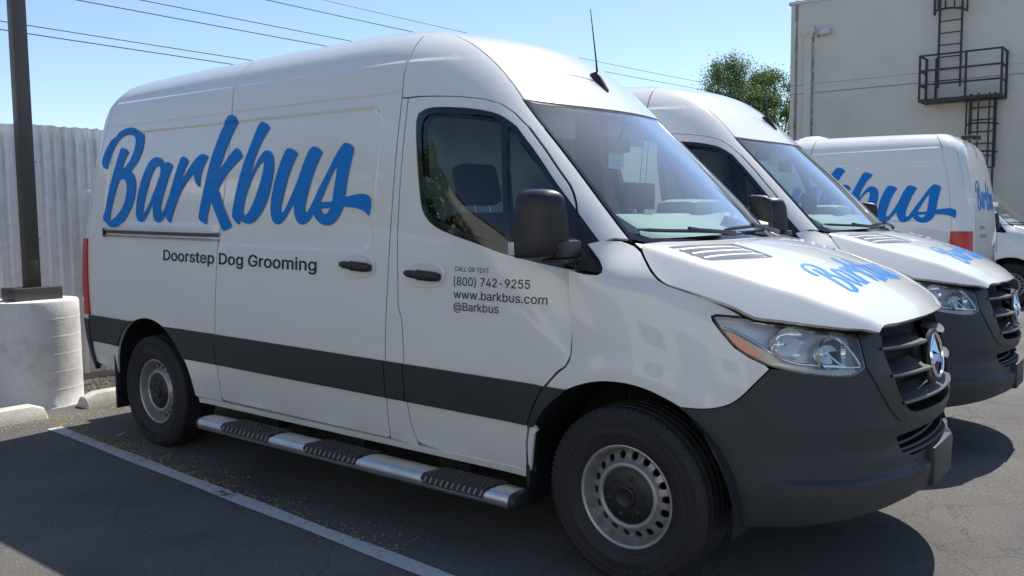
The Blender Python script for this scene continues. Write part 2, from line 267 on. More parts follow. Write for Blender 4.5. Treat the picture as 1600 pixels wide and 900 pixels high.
# outlines measured on the body surfaces, in the charts above
DATA = {
    'logo': [[[[-4.2707,1.8823],[-4.3243,1.9117],[-4.3385,1.9441],[-4.3256,1.9881],[-4.2876,2.0575],[-4.2289,2.1149],[-4.1496,2.159],[-4.067,2.182],[-3.981,2.1852],[-3.9085,2.1677],[-3.8696,2.1442],[-3.8559,2.1357],[-3.8285,2.1309],[-3.8155,2.1102],[-3.8069,2.0499],[-3.8157,2.0007],[-3.84,1.9398],[-3.8802,1.8981],[-3.9389,1.8586],[-3.9001,1.838],[-3.8638,1.802],[-3.8451,1.7582],[-3.8438,1.6978],[-3.8618,1.6376],[-3.8958,1.586],[-3.9402,1.5385],[-3.985,1.4995],[-4.061,1.4748],[-4.1232,1.4746],[-4.1662,1.4887],[-4.1785,1.5083],[-4.2225,1.5173],[-4.239,1.5308],[-4.2389,1.598],[-4.2216,1.6876],[-4.1957,1.7856],[-4.1683,1.8653],[-4.1438,1.9448],[-4.1223,2.0036],[-4.1117,2.0338],[-4.0772,2.0368],[-4.0292,2.0185],[-3.998,1.9964],[-4.0237,1.9579],[-4.0486,1.9184],[-4.0626,1.8685],[-4.0078,1.8946],[-3.9578,1.9364],[-3.9284,1.9924],[-3.9166,2.052],[-3.9208,2.0926],[-3.959,2.1254],[-4.0212,2.1395],[-4.0909,2.1327],[-4.1471,2.1082],[-4.2049,2.0499],[-4.2335,1.9893],[-4.2432,1.931],[-4.2464,1.8859]],[[-4.0826,1.8001],[-4.0496,1.8105],[-4.0047,1.8047],[-3.9736,1.7792],[-3.9632,1.7439],[-3.9653,1.6915],[-3.9819,1.6393],[-4.0175,1.5915],[-4.073,1.5523],[-4.1231,1.5303],[-4.162,1.526],[-4.1588,1.5883],[-4.1351,1.6593],[-4.1128,1.7299]]],[[[-3.7304,1.5092],[-3.7804,1.5184],[-3.8064,1.5495],[-3.8167,1.5868],[-3.8173,1.6427],[-3.8065,1.7171],[-3.7882,1.7787],[-3.7633,1.8337],[-3.728,1.888],[-3.6946,1.9205],[-3.6519,1.937],[-3.6005,1.9394],[-3.5573,1.9265],[-3.53,1.9071],[-3.5139,1.8864],[-3.505,1.8969],[-3.4784,1.903],[-3.4366,1.891],[-3.4074,1.8688],[-3.4212,1.8455],[-3.4375,1.8162],[-3.4565,1.769],[-3.4758,1.7215],[-3.4946,1.6679],[-3.5051,1.6141],[-3.5039,1.584],[-3.4908,1.5719],[-3.47,1.5837],[-3.4428,1.6252],[-3.4136,1.6843],[-3.4032,1.7198],[-3.3885,1.761],[-3.3708,1.8139],[-3.3488,1.8664],[-3.3306,1.9071],[-3.3135,1.927],[-3.2924,1.929],[-3.2572,1.9156],[-3.2279,1.8937],[-3.2469,1.8682],[-3.2623,1.8395],[-3.2824,1.805],[-3.2938,1.7789],[-3.2651,1.7985],[-3.2247,1.838],[-3.1813,1.8829],[-3.1363,1.9157],[-3.1034,1.9304],[-3.0736,1.9347],[-3.0359,1.9253],[-3.0123,1.9099],[-3.0317,1.8822],[-3.0554,1.8488],[-3.0683,1.8092],[-3.0725,1.7749],[-3.0706,1.7462],[-3.0645,1.7288],[-3.0798,1.7281],[-3.114,1.7474],[-3.1368,1.7769],[-3.1541,1.8151],[-3.1851,1.7959],[-3.2309,1.7565],[-3.272,1.7167],[-3.3018,1.6703],[-3.3269,1.6237],[-3.3472,1.5767],[-3.3634,1.5355],[-3.3705,1.506],[-3.3883,1.5071],[-3.4172,1.5238],[-3.4322,1.5536],[-3.436,1.5566],[-3.4529,1.5418],[-3.4783,1.5209],[-3.5141,1.506],[-3.5548,1.512],[-3.5828,1.5363],[-3.6003,1.5788],[-3.6098,1.6396],[-3.633,1.6034],[-3.6617,1.561],[-3.6974,1.5213]],[[-3.7234,1.5798],[-3.7232,1.6167],[-3.7088,1.6718],[-3.6952,1.7268],[-3.6726,1.7937],[-3.6473,1.8418],[-3.619,1.8713],[-3.5872,1.8834],[-3.5618,1.872],[-3.5479,1.8503],[-3.5508,1.8201],[-3.5759,1.7724],[-3.6051,1.7125],[-3.6362,1.6583],[-3.6691,1.6099],[-3.6997,1.5796],[-3.7106,1.5736]]],[[[-2.8226,2.1792],[-2.7848,2.1759],[-2.7468,2.1542],[-2.7336,2.1315],[-2.7517,2.1064],[-2.7717,2.0736],[-2.7984,2.0211],[-2.8243,1.964],[-2.8488,1.9035],[-2.8685,1.8526],[-2.8885,1.8145],[-2.8459,1.8517],[-2.7964,1.901],[-2.7526,1.9373],[-2.7225,1.9531],[-2.6876,1.9382],[-2.6606,1.9115],[-2.6496,1.8924],[-2.6883,1.8705],[-2.7402,1.8388],[-2.7917,1.7982],[-2.8359,1.7525],[-2.8706,1.7079],[-2.8364,1.6625],[-2.7991,1.6106],[-2.7548,1.5549],[-2.7205,1.5125],[-2.6931,1.4872],[-2.7234,1.4702],[-2.7808,1.4572],[-2.8135,1.4869],[-2.8487,1.534],[-2.8931,1.5859],[-2.9341,1.6383],[-2.9477,1.5951],[-2.9608,1.5431],[-2.9575,1.4955],[-2.992,1.5015],[-3.0307,1.5172],[-3.0563,1.5348],[-3.0488,1.5962],[-3.0358,1.6662],[-3.0175,1.7447],[-3.0002,1.823],[-2.9771,1.9008],[-2.9481,1.9815],[-2.9122,2.0692],[-2.8848,2.122],[-2.8598,2.1446],[-2.8464,2.1671]]],[[[-2.5029,2.1134],[-2.4708,2.1056],[-2.4367,2.0858],[-2.4149,2.0653],[-2.4294,2.0451],[-2.454,2.0128],[-2.4826,1.9682],[-2.5046,1.9228],[-2.5263,1.8754],[-2.5426,1.8276],[-2.5483,1.7867],[-2.5231,1.8231],[-2.4944,1.8702],[-2.4588,1.9093],[-2.4251,1.9239],[-2.3875,1.9167],[-2.3566,1.8932],[-2.3379,1.8558],[-2.3316,1.8046],[-2.3393,1.7395],[-2.3536,1.6744],[-2.3755,1.6165],[-2.4113,1.5658],[-2.4498,1.5293],[-2.4903,1.5058],[-2.5332,1.4984],[-2.578,1.5058],[-2.6049,1.5186],[-2.6168,1.5223],[-2.6216,1.4961],[-2.6412,1.4998],[-2.6688,1.5164],[-2.7008,1.5453],[-2.6985,1.5984],[-2.6876,1.6588],[-2.6681,1.7417],[-2.6483,1.8167],[-2.6174,1.8909],[-2.5818,1.9661],[-2.5518,2.0414],[-2.5316,2.0874],[-2.5177,2.106]],[[-2.4367,1.8565],[-2.4297,1.8378],[-2.4333,1.8011],[-2.4484,1.7427],[-2.4702,1.6843],[-2.4937,1.633],[-2.5246,1.5852],[-2.5522,1.5557],[-2.5764,1.5469],[-2.5906,1.5597],[-2.5935,1.5822],[-2.5868,1.627],[-2.5702,1.6865],[-2.5417,1.7455],[-2.5074,1.8039],[-2.471,1.8432],[-2.449,1.8571]]],[[[-2.2085,1.9231],[-2.1706,1.9139],[-2.1389,1.8956],[-2.1293,1.8845],[-2.1467,1.8604],[-2.1684,1.8198],[-2.1897,1.7731],[-2.2057,1.72],[-2.2213,1.6608],[-2.2342,1.6133],[-2.2365,1.5775],[-2.2281,1.5638],[-2.2093,1.5684],[-2.1845,1.6008],[-2.1574,1.6477],[-2.1307,1.6944],[-2.1123,1.7292],[-2.0978,1.7582],[-2.0853,1.7988],[-2.0648,1.8449],[-2.044,1.8849],[-2.0256,1.9103],[-2.009,1.9194],[-1.9867,1.921],[-1.9532,1.9105],[-1.9279,1.8936],[-1.916,1.8814],[-1.935,1.8564],[-1.9556,1.817],[-1.9759,1.7715],[-1.9919,1.7257],[-2.0074,1.6739],[-2.0196,1.6277],[-2.0245,1.593],[-2.0217,1.5697],[-2.0115,1.5609],[-1.9943,1.5695],[-1.975,1.5982],[-1.9447,1.6438],[-1.9231,1.6835],[-1.8937,1.7286],[-1.8497,1.7898],[-1.8224,1.8398],[-1.794,1.8782],[-1.7691,1.908],[-1.7505,1.9238],[-1.7341,1.9268],[-1.6987,1.917],[-1.6708,1.8998],[-1.6643,1.8855],[-1.6744,1.8443],[-1.6838,1.7946],[-1.6929,1.7392],[-1.6981,1.6837],[-1.7009,1.6392],[-1.6598,1.6451],[-1.6112,1.653],[-1.5626,1.6547],[-1.5255,1.6479],[-1.4991,1.6274],[-1.4975,1.5922],[-1.5001,1.5652],[-1.5076,1.5371],[-1.523,1.5545],[-1.5526,1.5683],[-1.5945,1.5797],[-1.6447,1.5874],[-1.7118,1.5893],[-1.7177,1.5671],[-1.7359,1.5393],[-1.763,1.5114],[-1.7958,1.4945],[-1.8345,1.4911],[-1.8746,1.4973],[-1.9121,1.5173],[-1.9368,1.5403],[-1.948,1.5604],[-1.9632,1.5346],[-1.9922,1.5087],[-2.0366,1.4942],[-2.0696,1.5012],[-2.1005,1.5293],[-2.1174,1.5705],[-2.1251,1.6177],[-2.149,1.5826],[-2.1823,1.5415],[-2.2123,1.5089],[-2.2497,1.4958],[-2.2845,1.5011],[-2.3115,1.524],[-2.3292,1.5663],[-2.3332,1.6208],[-2.3244,1.6992],[-2.3097,1.7652],[-2.2857,1.8306],[-2.2609,1.8837],[-2.2422,1.9128],[-2.2276,1.9223]],[[-1.7837,1.8127],[-1.7846,1.7704],[-1.7925,1.703],[-1.8007,1.6197],[-1.8482,1.6164],[-1.8968,1.6183],[-1.8719,1.6652],[-1.8408,1.727],[-1.8096,1.7826]],[[-1.895,1.5812],[-1.8573,1.5825],[-1.8123,1.5859],[-1.8207,1.568],[-1.8449,1.55],[-1.8721,1.5582]]]],
    'door': [[-1.2976,2.1443],[-1.2914,1.6893],[-1.2835,1.4282],[-1.2696,1.2178],[-1.2681,1.102],[-1.2417,1.0299],[-1.2342,0.8619],[-1.2389,0.6773],[-1.221,0.5151],[-1.2018,0.4512],[-1.1886,0.418],[-1.1374,0.406],[-0.9901,0.3931],[-0.7762,0.394],[-0.5747,0.3902],[-0.4962,0.3941],[-0.4951,0.454],[-0.4886,0.5361],[-0.4707,0.6109],[-0.4396,0.6869],[-0.4027,0.7547],[-0.3717,0.8036],[-0.3047,0.8724],[-0.2637,0.8986],[-0.2384,0.945],[-0.2335,1.026],[-0.2377,1.1157],[-0.2535,1.2484],[-0.2585,1.3098],[-0.2805,1.4287],[-0.3123,1.5432],[-0.3323,1.5908],[-0.356,1.6333],[-0.3828,1.6707],[-0.445,1.7362],[-0.5371,1.8358],[-0.6293,1.9286],[-0.7313,2.0583],[-0.8088,2.1299],[-0.8881,2.1534],[-1.0011,2.1552],[-1.1569,2.1461]],
    'winframe': [[-1.2128,2.0476],[-1.1541,2.0782],[-1.0187,2.0818],[-0.9028,2.0747],[-0.8103,2.0505],[-0.7452,1.9981],[-0.6876,1.9347],[-0.565,1.8145],[-0.4572,1.6949],[-0.3734,1.609],[-0.3128,1.5446],[-0.281,1.4287],[-0.2571,1.3058],[-0.3858,1.3266],[-0.6001,1.3675],[-0.7612,1.4135],[-0.9687,1.4646],[-1.0632,1.5036],[-1.1214,1.5591],[-1.1438,1.6215],[-1.1762,1.7584],[-1.225,1.9955]],
    'glass1': [[-1.1678,2.0332],[-1.1319,2.0474],[-0.9161,2.0434],[-0.7886,2.0208],[-0.7117,1.7921],[-0.6064,1.3954],[-0.7702,1.4381],[-0.95,1.4856],[-1.0436,1.5188],[-1.0945,1.5678],[-1.125,1.6541],[-1.1588,1.8094],[-1.1931,1.986]],
    'glass2': [[-0.7365,1.9593],[-0.6931,1.921],[-0.5675,1.7967],[-0.4629,1.6807],[-0.3952,1.6056],[-0.3347,1.3926],[-0.5693,1.3903]],
    'sail': [[-0.3076,1.5391],[-0.1925,1.4186],[-0.1378,1.3534],[-0.1141,1.3193],[-0.1119,1.301],[-0.1262,1.2931],[-0.1749,1.2956],[-0.2525,1.3072]],
    'pillarseam': [[-0.1925,1.4186],[-0.1731,1.4252],[-0.1426,1.4357],[-0.1113,1.4485]],
    'hoodcut': [[0.1467,1.3828],[0.1646,1.3507],[0.1854,1.3094],[0.2066,1.2759],[0.2279,1.257],[0.2709,1.2328],[0.3202,1.2063],[0.366,1.1802],[0.3951,1.1518],[0.402,1.1412]],
    'lamp': [[0.3155,1.1422],[0.3261,1.1483],[0.4021,1.1381],[0.4399,1.1281],[0.5126,1.1079],[0.5916,1.0891],[0.6696,1.0718],[0.6671,1.037],[0.6652,0.9903],[0.6669,0.9429],[0.6447,0.9218],[0.6213,0.9103],[0.5833,0.9105],[0.5042,0.9256],[0.4441,0.9455],[0.4102,0.9626],[0.3783,0.9898],[0.3488,1.027],[0.3292,1.0812],[0.3154,1.1264]],
    'amber': [[0.3377,1.0807],[0.3486,1.083],[0.3624,1.0678],[0.3793,1.0431],[0.3978,1.0127],[0.4093,0.9935],[0.3905,0.9931],[0.3733,1.0043],[0.3558,1.027],[0.3437,1.0537]],
    'bumpline': [[0.418,0.9477],[0.3807,0.8937],[0.3487,0.8384],[0.318,0.8015],[0.271,0.783],[0.2175,0.7844]],
    'archline': [[0.2175,0.7844],[0.1896,0.8125],[0.1514,0.8435],[0.1126,0.8589],[0.0733,0.8592],[0.0468,0.8514],[0.0133,0.8289],[-0.0209,0.7912],[-0.0464,0.7383]],
    'arch2': [[0.2399,0.7426],[0.2649,0.6833],[0.2879,0.5823],[0.2983,0.5193],[0.3065,0.4479],[0.3193,0.3559]],
    'intake': [[0.7706,0.6541],[0.891,0.6659],[0.9947,0.6733],[1.0255,0.5795],[0.9349,0.5545],[0.8398,0.55],[0.7968,0.5704],[0.7897,0.6017]],
    'grille_out': [[0.6697,1.0715],[0.6652,0.9903],[0.6669,0.9429],[0.6732,0.9252],[0.7043,0.8425],[0.7416,0.7591],[0.7757,0.7172],[0.8122,0.7053],[0.8903,0.7096],[0.9757,0.7119]],
    'grille_in': [[0.7413,1.0486],[0.7282,1.0049],[0.7394,0.9459],[0.766,0.8421],[0.7874,0.7875],[0.8116,0.7515],[0.8383,0.7398],[0.8897,0.7361],[0.9631,0.7347]],
    'hood_out': [[-0.0209,-0.7962],[0.0033,-0.8247],[0.0348,-0.8478],[0.0771,-0.876],[0.1238,-0.8956],[0.1678,-0.9026],[0.2518,-0.903],[0.3419,-0.8921],[0.4229,-0.8771],[0.4985,-0.8664],[0.5512,-0.8441],[0.6483,-0.7853],[0.7385,-0.7046],[0.8087,-0.6217],[0.8722,-0.5145]],
    'vent': [[0.074,-0.72],[0.0779,-0.678],[0.1933,-0.352],[0.2275,-0.3457],[0.3844,-0.3784],[0.3887,-0.4258],[0.2805,-0.7164],[0.2482,-0.7515]],
    'text1': [[-3.4327,1.2647],[-1.8901,1.247],[-3.4376,1.3595],[-1.8931,1.3258]],
}
WS_X = np.array([-.7371, -.659, -.5172, -.3729, -.2516, -.1399, -.0900])
WS_Y = np.array([.665, .679, .699, .722, .741, .755, .758])
HEAD_X = lambda y: -.555 - .36*np.abs(y)**1.0*np.abs(y)*1.0 - .10*np.abs(y)**4
BASE_X = lambda y: .130 - .30*np.abs(y)**2 - .12*np.abs(y)**6
HL_S, HL_W = .343, .289
STEP_PADS = [(-2.63, -2.12), (-1.87, -1.40), (-1.00, -.56)]
WIPER_A = (-.705, -.225, -.060, -.030); WIPER_A2 = (-.19, -.46, -.012, -.050)
WIPER_B = (-.205, .52, -.042, -.055); WIPER_B2 = (.50, .08, -.014, -.048)

# ---------------------------------------------------------------- mesh helpers
def link_obj(name, me, parent=None):
    o = bpy.data.objects.new(name, me); COL.objects.link(o)
    if parent is not None: o.parent = parent
    return o
def empty(name, loc=(0, 0, 0), rz=0., parent=None):
    o = bpy.data.objects.new(name, None); COL.objects.link(o); o.location = loc; o.rotation_euler = (0, 0, rz); o.empty_display_size = .2
    if parent is not None: o.parent = parent
    return o
def tag(o, label=None, cat=None, group=None, kind=None):
    for k, v in (('label', label), ('category', cat), ('group', group), ('kind', kind)):
        if v: o[k] = v
    return o
def mesh(name, V, F, mats, parent=None, smooth=True, midx=None, autosmooth=None):
    me = bpy.data.meshes.new(name); me.from_pydata([tuple(map(float, v)) for v in V], [], [tuple(map(int, f)) for f in F])
    for m in (mats if isinstance(mats, (list, tuple)) else [mats]): me.materials.append(m)
    if midx is not None: me.polygons.foreach_set('material_index', midx)
    me.polygons.foreach_set('use_smooth', [bool(smooth)]*len(F)); me.update()
    if autosmooth is not None:
        me.set_sharp_from_angle(angle=math.radians(autosmooth))
    return link_obj(name, me, parent)

class MB:
    """collects simple shapes into one mesh"""
    def __init__(self): self.V = []; self.F = []; self.I = []; self.mi = 0
    def add(self, V, F):
        n = len(self.V); self.V += [tuple(v) for v in V]; self.F += [tuple(i + n for i in f) for f in F]; self.I += [self.mi]*len(F); return self
    def box(self, lo, hi, bev=0., M4=None):
        x0, y0, z0 = lo; x1, y1, z1 = hi
        bm = bmesh.new(); bmesh.ops.create_cube(bm, size=1)
        for v in bm.verts: v.co = Vector(((x0+x1)/2 + v.co.x*(x1-x0), (y0+y1)/2 + v.co.y*(y1-y0), (z0+z1)/2 + v.co.z*(z1-z0)))
        if bev: bmesh.ops.bevel(bm, geom=bm.edges[:], offset=bev, segments=2, profile=.6, affect='EDGES')
        if M4 is not None: bmesh.ops.transform(bm, matrix=M4, verts=bm.verts)
        bm.verts.index_update(); self.add([v.co[:] for v in bm.verts], [[v.index for v in f.verts] for f in bm.faces]); bm.free(); return self
    def tube(self, pts, r, n=8, cap=True):
        pts = [Vector(p) for p in pts]; V = []; F = []
        rr = r if isinstance(r, (list, tuple)) else [r]*len(pts)
        up = None
        for i, p in enumerate(pts):
            d = (pts[min(i+1, len(pts)-1)] - pts[max(i-1, 0)]).normalized()
            if up is None: up = Vector((0, 0, 1)) if abs(d.z) < .9 else Vector((1, 0, 0))
            a = d.cross(up).normalized(); b = a.cross(d).normalized(); up = b
            for k in range(n):
                t = 2*math.pi*k/n; V.append(p + (a*math.cos(t) + b*math.sin(t))*rr[i])
        for i in range(len(pts)-1):
            for k in range(n): F.append((i*n+k, i*n+(k+1) % n, (i+1)*n+(k+1) % n, (i+1)*n+k))
        if cap: F.append(tuple(range(n))[::-1]); F.append(tuple((len(pts)-1)*n + k for k in range(n)))
        return self.add(V, F)
    def lathe(self, prof, axis_o, n=48, axis='y', sgn=1):
        """profile [(r, h)]: radius about an axis through axis_o, height along it"""
        V = []; F = []; ox, oy, oz = axis_o
        for r, h in prof:
            for k in range(n):
                t = 2*math.pi*k/n; c, s = r*math.cos(t), r*math.sin(t)
                V.append((ox+c, oy+sgn*h, oz+s) if axis == 'y' else ((ox+c, oy+s, oz+h) if axis == 'z' else (ox+sgn*h, oy+c, oz+s)))
        for i in range(len(prof)-1):
            for k in range(n):
                q = (i*n+k, i*n+(k+1) % n, (i+1)*n+(k+1) % n, (i+1)*n+k)
                F.append(q if (sgn > 0) == (axis != 'y') else q[::-1])
        return self.add(V, F)
    def build(self, name, mats, parent=None, smooth=True, auto=35):
        o = mesh(name, self.V, self.F, mats, parent, smooth, self.I, auto if smooth else None)
        return o

def inside(poly, P):
    P = np.asarray(P); x, y = P[:, 0], P[:, 1]; poly = np.asarray(poly); n = len(poly); c = np.zeros(len(P), bool); j = n-1
    for i in range(n):
        xi, yi = poly[i]; xj, yj = poly[j]
        if yi != yj:
            k = ((yi > y) != (yj > y)) & (x < (xj-xi)*(y-yi)/(yj-yi) + xi); c ^= k
        j = i
    return c
def edge_dist(poly, P):
    A = np.asarray(poly); B = np.roll(A, -1, 0); P = np.asarray(P); d = np.full(len(P), 1e9)
    for a, b in zip(A, B):
        ab = b-a; t = np.clip(((P-a) @ ab)/(ab @ ab + 1e-12), 0, 1); d = np.minimum(d, np.hypot(*(P - a - t[:, None]*ab).T))
    return d
def area(poly):
    p = np.asarray(poly); q = np.roll(p, -1, 0); return .5*np.sum(p[:, 0]*q[:, 1] - q[:, 0]*p[:, 1])
def resample(poly, h, closed=True):
    out = []; n = len(poly)
    for i in range(n if closed else n-1):
        a = np.array(poly[i], float); b = np.array(poly[(i+1) % n], float); k = max(1, int(math.ceil(np.hypot(*(b-a))/h)))
        for j in range(k): out.append(tuple(a + (b-a)*j/k))
    if not closed: out.append(tuple(poly[-1]))
    return out
def inset(poly, d):
    p = np.asarray(poly, float); s = 1 if area(p) > 0 else -1
    e1 = p - np.roll(p, 1, 0); e2 = np.roll(p, -1, 0) - p
    e1 /= np.hypot(*e1.T)[:, None] + 1e-12; e2 /= np.hypot(*e2.T)[:, None] + 1e-12
    n1 = np.stack([-e1[:, 1], e1[:, 0]], 1)*s; n2 = np.stack([-e2[:, 1], e2[:, 0]], 1)*s
    m = n1 + n2; m /= np.maximum(np.sum(m*n1, 1), .5)[:, None]/1. if False else 1
    L = np.hypot(*m.T)[:, None] + 1e-9; m = m/L; k = 1/np.maximum(np.sum(m*n1, 1), .6)
    return [tuple(v) for v in p + m*(k*d)[:, None]]
def smooth_poly(poly, it=2, corner=50, closed=True):
    """Chaikin rounding that keeps sharp corners"""
    p = [np.array(q, float) for q in poly]
    for _ in range(it):
        n = len(p); out = []
        for i in range(n):
            if not closed and i in (0, n-1): out.append(p[i]); continue
            a, b, c = p[i-1], p[i], p[(i+1) % n]; u = b-a; v = c-b
            ang = math.degrees(abs(math.atan2(u[0]*v[1]-u[1]*v[0], u @ v)))
            if ang > corner: out.append(b)
            else: out += [b + (a-b)*.25, b + (c-b)*.25]
        p = out
    return [tuple(q) for q in p]

def chart_normals(fn, uv, flip):
    e = 1.5e-3; u, v = uv[:, 0], uv[:, 1]
    if fn in (side, top, rear):
        P = fn(u, v); x, y, z = P.T
        n = np.stack([cab(x+e, y, z) - cab(x-e, y, z), cab(x, y+e, z) - cab(x, y-e, z), cab(x, y, z+e) - cab(x, y, z-e)], 1)
        return n/(np.linalg.norm(n, axis=1)[:, None] + 1e-12)
    du = fn(u+e, v) - fn(u-e, v); dv = fn(u, v+e) - fn(u, v-e); n = np.cross(du, dv)
    n /= np.linalg.norm(n, axis=1)[:, None] + 1e-12
    return -n if flip else n
FLIP = dict(hoodv=False, side=False, wrap=False, hood=False, top=False, rear=True, disc=False)
def tri_poly(loops, ul, vl, edge_h):
    """triangulate a polygon with holes, with grid points inside; returns uv, triangles, loops of indices"""
    loops = [resample(l, edge_h) for l in loops]
    pts = []; edges = []; idx = []
    for l in loops:
        b = len(pts); pts += l; n = len(l); edges += [(b+i, b+(i+1) % n) for i in range(n)]; idx.append(list(range(b, b+n)))
    U, V = np.meshgrid(ul, vl, indexing='ij'); G = np.stack([U.ravel(), V.ravel()], 1)
    o = np.asarray(loops[0]); G = G[(G[:, 0] > o[:, 0].min()) & (G[:, 0] < o[:, 0].max()) & (G[:, 1] > o[:, 1].min()) & (G[:, 1] < o[:, 1].max())]
    if len(G):
        k = inside(loops[0], G)
        for h in loops[1:]: k &= ~inside(h, G)
        G = G[k]
        if len(G):
            d = np.min([edge_dist(l, G) for l in loops], 0); G = G[d > min(edge_h*.4, .006 + edge_h*.2)]
    pts = pts + [tuple(g) for g in G]
    v2, e2, f2, ov, oe, of = geometry.delaunay_2d_cdt([Vector(q) for q in pts], edges, [], 0, 1e-6)
    v2 = np.array([q[:] for q in v2]); mp = {}
    for i, srcs in enumerate(ov):
        for s in srcs: mp[s] = i
    T = np.array([f for f in f2 if len(f) == 3]); c = v2[T].mean(1)
    k = inside(loops[0], c)
    for h in loops[1:]: k &= ~inside(h, c)
    T = T[k]; a = v2[T]; cr = (a[:, 1, 0]-a[:, 0, 0])*(a[:, 2, 1]-a[:, 0, 1]) - (a[:, 1, 1]-a[:, 0, 1])*(a[:, 2, 0]-a[:, 0, 0])
    T[cr < 0] = T[cr < 0][:, ::-1]
    return v2, T, [[mp[i] for i in l] for l in idx]
def lines(a, b, h, extra=()):
    n = max(1, int(round((b-a)/h))); s = list(np.linspace(a, b, n+1)) + [e for e in extra if a < e < b]; s = sorted(s); out = [s[0]]
    for q in s[1:]:
        if q - out[-1] > 1e-4: out.append(q)
    return out
RIBS = [q + d for q in (1.36, 1.40, 1.45, 1.50, 2.075, 2.12, 2.165, 2.345) for d in (-.022, -.014, -.008, -.003, .003, .008, .014, .022)]
def panel(name, chart, loops, mats, parent=None, hu=.09, hv=.07, edge=.06, off=0., lip=.014, lip2=.03, ex_u=(), ex_v=(), mirror=False, both=False, fn=None, gap=0.):
    fn = fn or CHARTS[chart]; flip = FLIP.get(chart, False)
    if gap: loops = [inset(loops[0], gap)] + [inset(l, -gap) for l in loops[1:]]
    o = np.asarray(loops[0])
    uv, T, L = tri_poly(loops, lines(o[:, 0].min(), o[:, 0].max(), hu, ex_u), lines(o[:, 1].min(), o[:, 1].max(), hv, ex_v), edge)
    P = fn(uv[:, 0], uv[:, 1]); N = chart_normals(fn, uv, flip); P = P + N*off
    if flip: T = T[:, ::-1]
    V = [P]; F = [tuple(t) for t in T]; NL = [N[t] for t in T]; MI = [0]*len(T); n0 = len(P)
    if lip:
        for l in L:
            l = np.array(l); nn = len(l); p0 = P[l]; nrm = N[l]; tng = np.roll(p0, -1, 0) - np.roll(p0, 1, 0)
            tng /= np.linalg.norm(tng, axis=1)[:, None] + 1e-12; outw = np.cross(tng, nrm)
            c = P[T].mean(1)
            sgn = 1.
            ring1 = p0 - nrm*lip; ring2 = p0 - nrm*(lip + lip2)
            b = n0; V += [p0, ring1, ring2]; n0 += 3*nn
            # which way is out of the panel
            tri = {}
            for i in range(nn):
                j = (i+1) % nn
                F.append((b+i, b+j, b+nn+j, b+nn+i)); NL.append(np.stack([outw[i], outw[j], outw[j], outw[i]])); MI.append(0)
                F.append((b+nn+i, b+nn+j, b+2*nn+j, b+2*nn+i)); NL.append(np.stack([outw[i], outw[j], outw[j], outw[i]])); MI.append(len(mats)-1 if isinstance(mats, list) else 0)
    V = np.concatenate(V)
    def mk(V, F, NL, nm):
        me = bpy.data.meshes.new(nm); me.from_pydata([tuple(map(float, v)) for v in V], [], [tuple(map(int, f)) for f in F])
        for m in (mats if isinstance(mats, list) else [mats]): me.materials.append(m)
        me.polygons.foreach_set('material_index', MI); me.polygons.foreach_set('use_smooth', [True]*len(F)); me.update()
        nl = np.concatenate(NL); 
        if len(nl) == len(me.loops): me.normals_split_custom_set([tuple(map(float, q)) for q in nl])
        return link_obj(nm, me, parent)
    # orient lip faces by their normals
    F2 = []; N2 = []
    for f, n in zip(F, NL):
        if len(f) == 4:
            a, b_, c_ = V[f[0]], V[f[1]], V[f[2]]; g = np.cross(b_-a, c_-a)
            if g @ n[0] < 0: f = f[::-1]; n = n[::-1]
        F2.append(f); N2.append(n)
    res = []
    if not mirror or both: res.append(mk(V, F2, N2, name))
    if mirror or both:
        V2 = V*np.array([1, -1, 1]); F3 = [f[::-1] for f in F2]; N3 = [n[::-1]*np.array([1, -1, 1]) for n in N2]
        res.append(mk(V2, F3, N3, name))
    return res if both else res[0]
def to_side(P):
    x, y, z = P
    return (float(x), float(z)) if z <= S0 else (float(x), float(S0 + AR*math.atan2(z - S0, -y - AX)))
def arc(cx, cz, r, a0, a1, n=24):
    return [(cx + r*math.cos(math.radians(a0 + (a1-a0)*i/n)), cz + r*math.sin(math.radians(a0 + (a1-a0)*i/n))) for i in range(n+1)]
FONT = None
try:                                   # the sans typeface that ships inside Blender
    import os
    FONT = bpy.data.fonts.load(os.path.join(bpy.utils.system_resource('DATAFILES', path='fonts'), 'Inter.woff2'))
except Exception: FONT = None
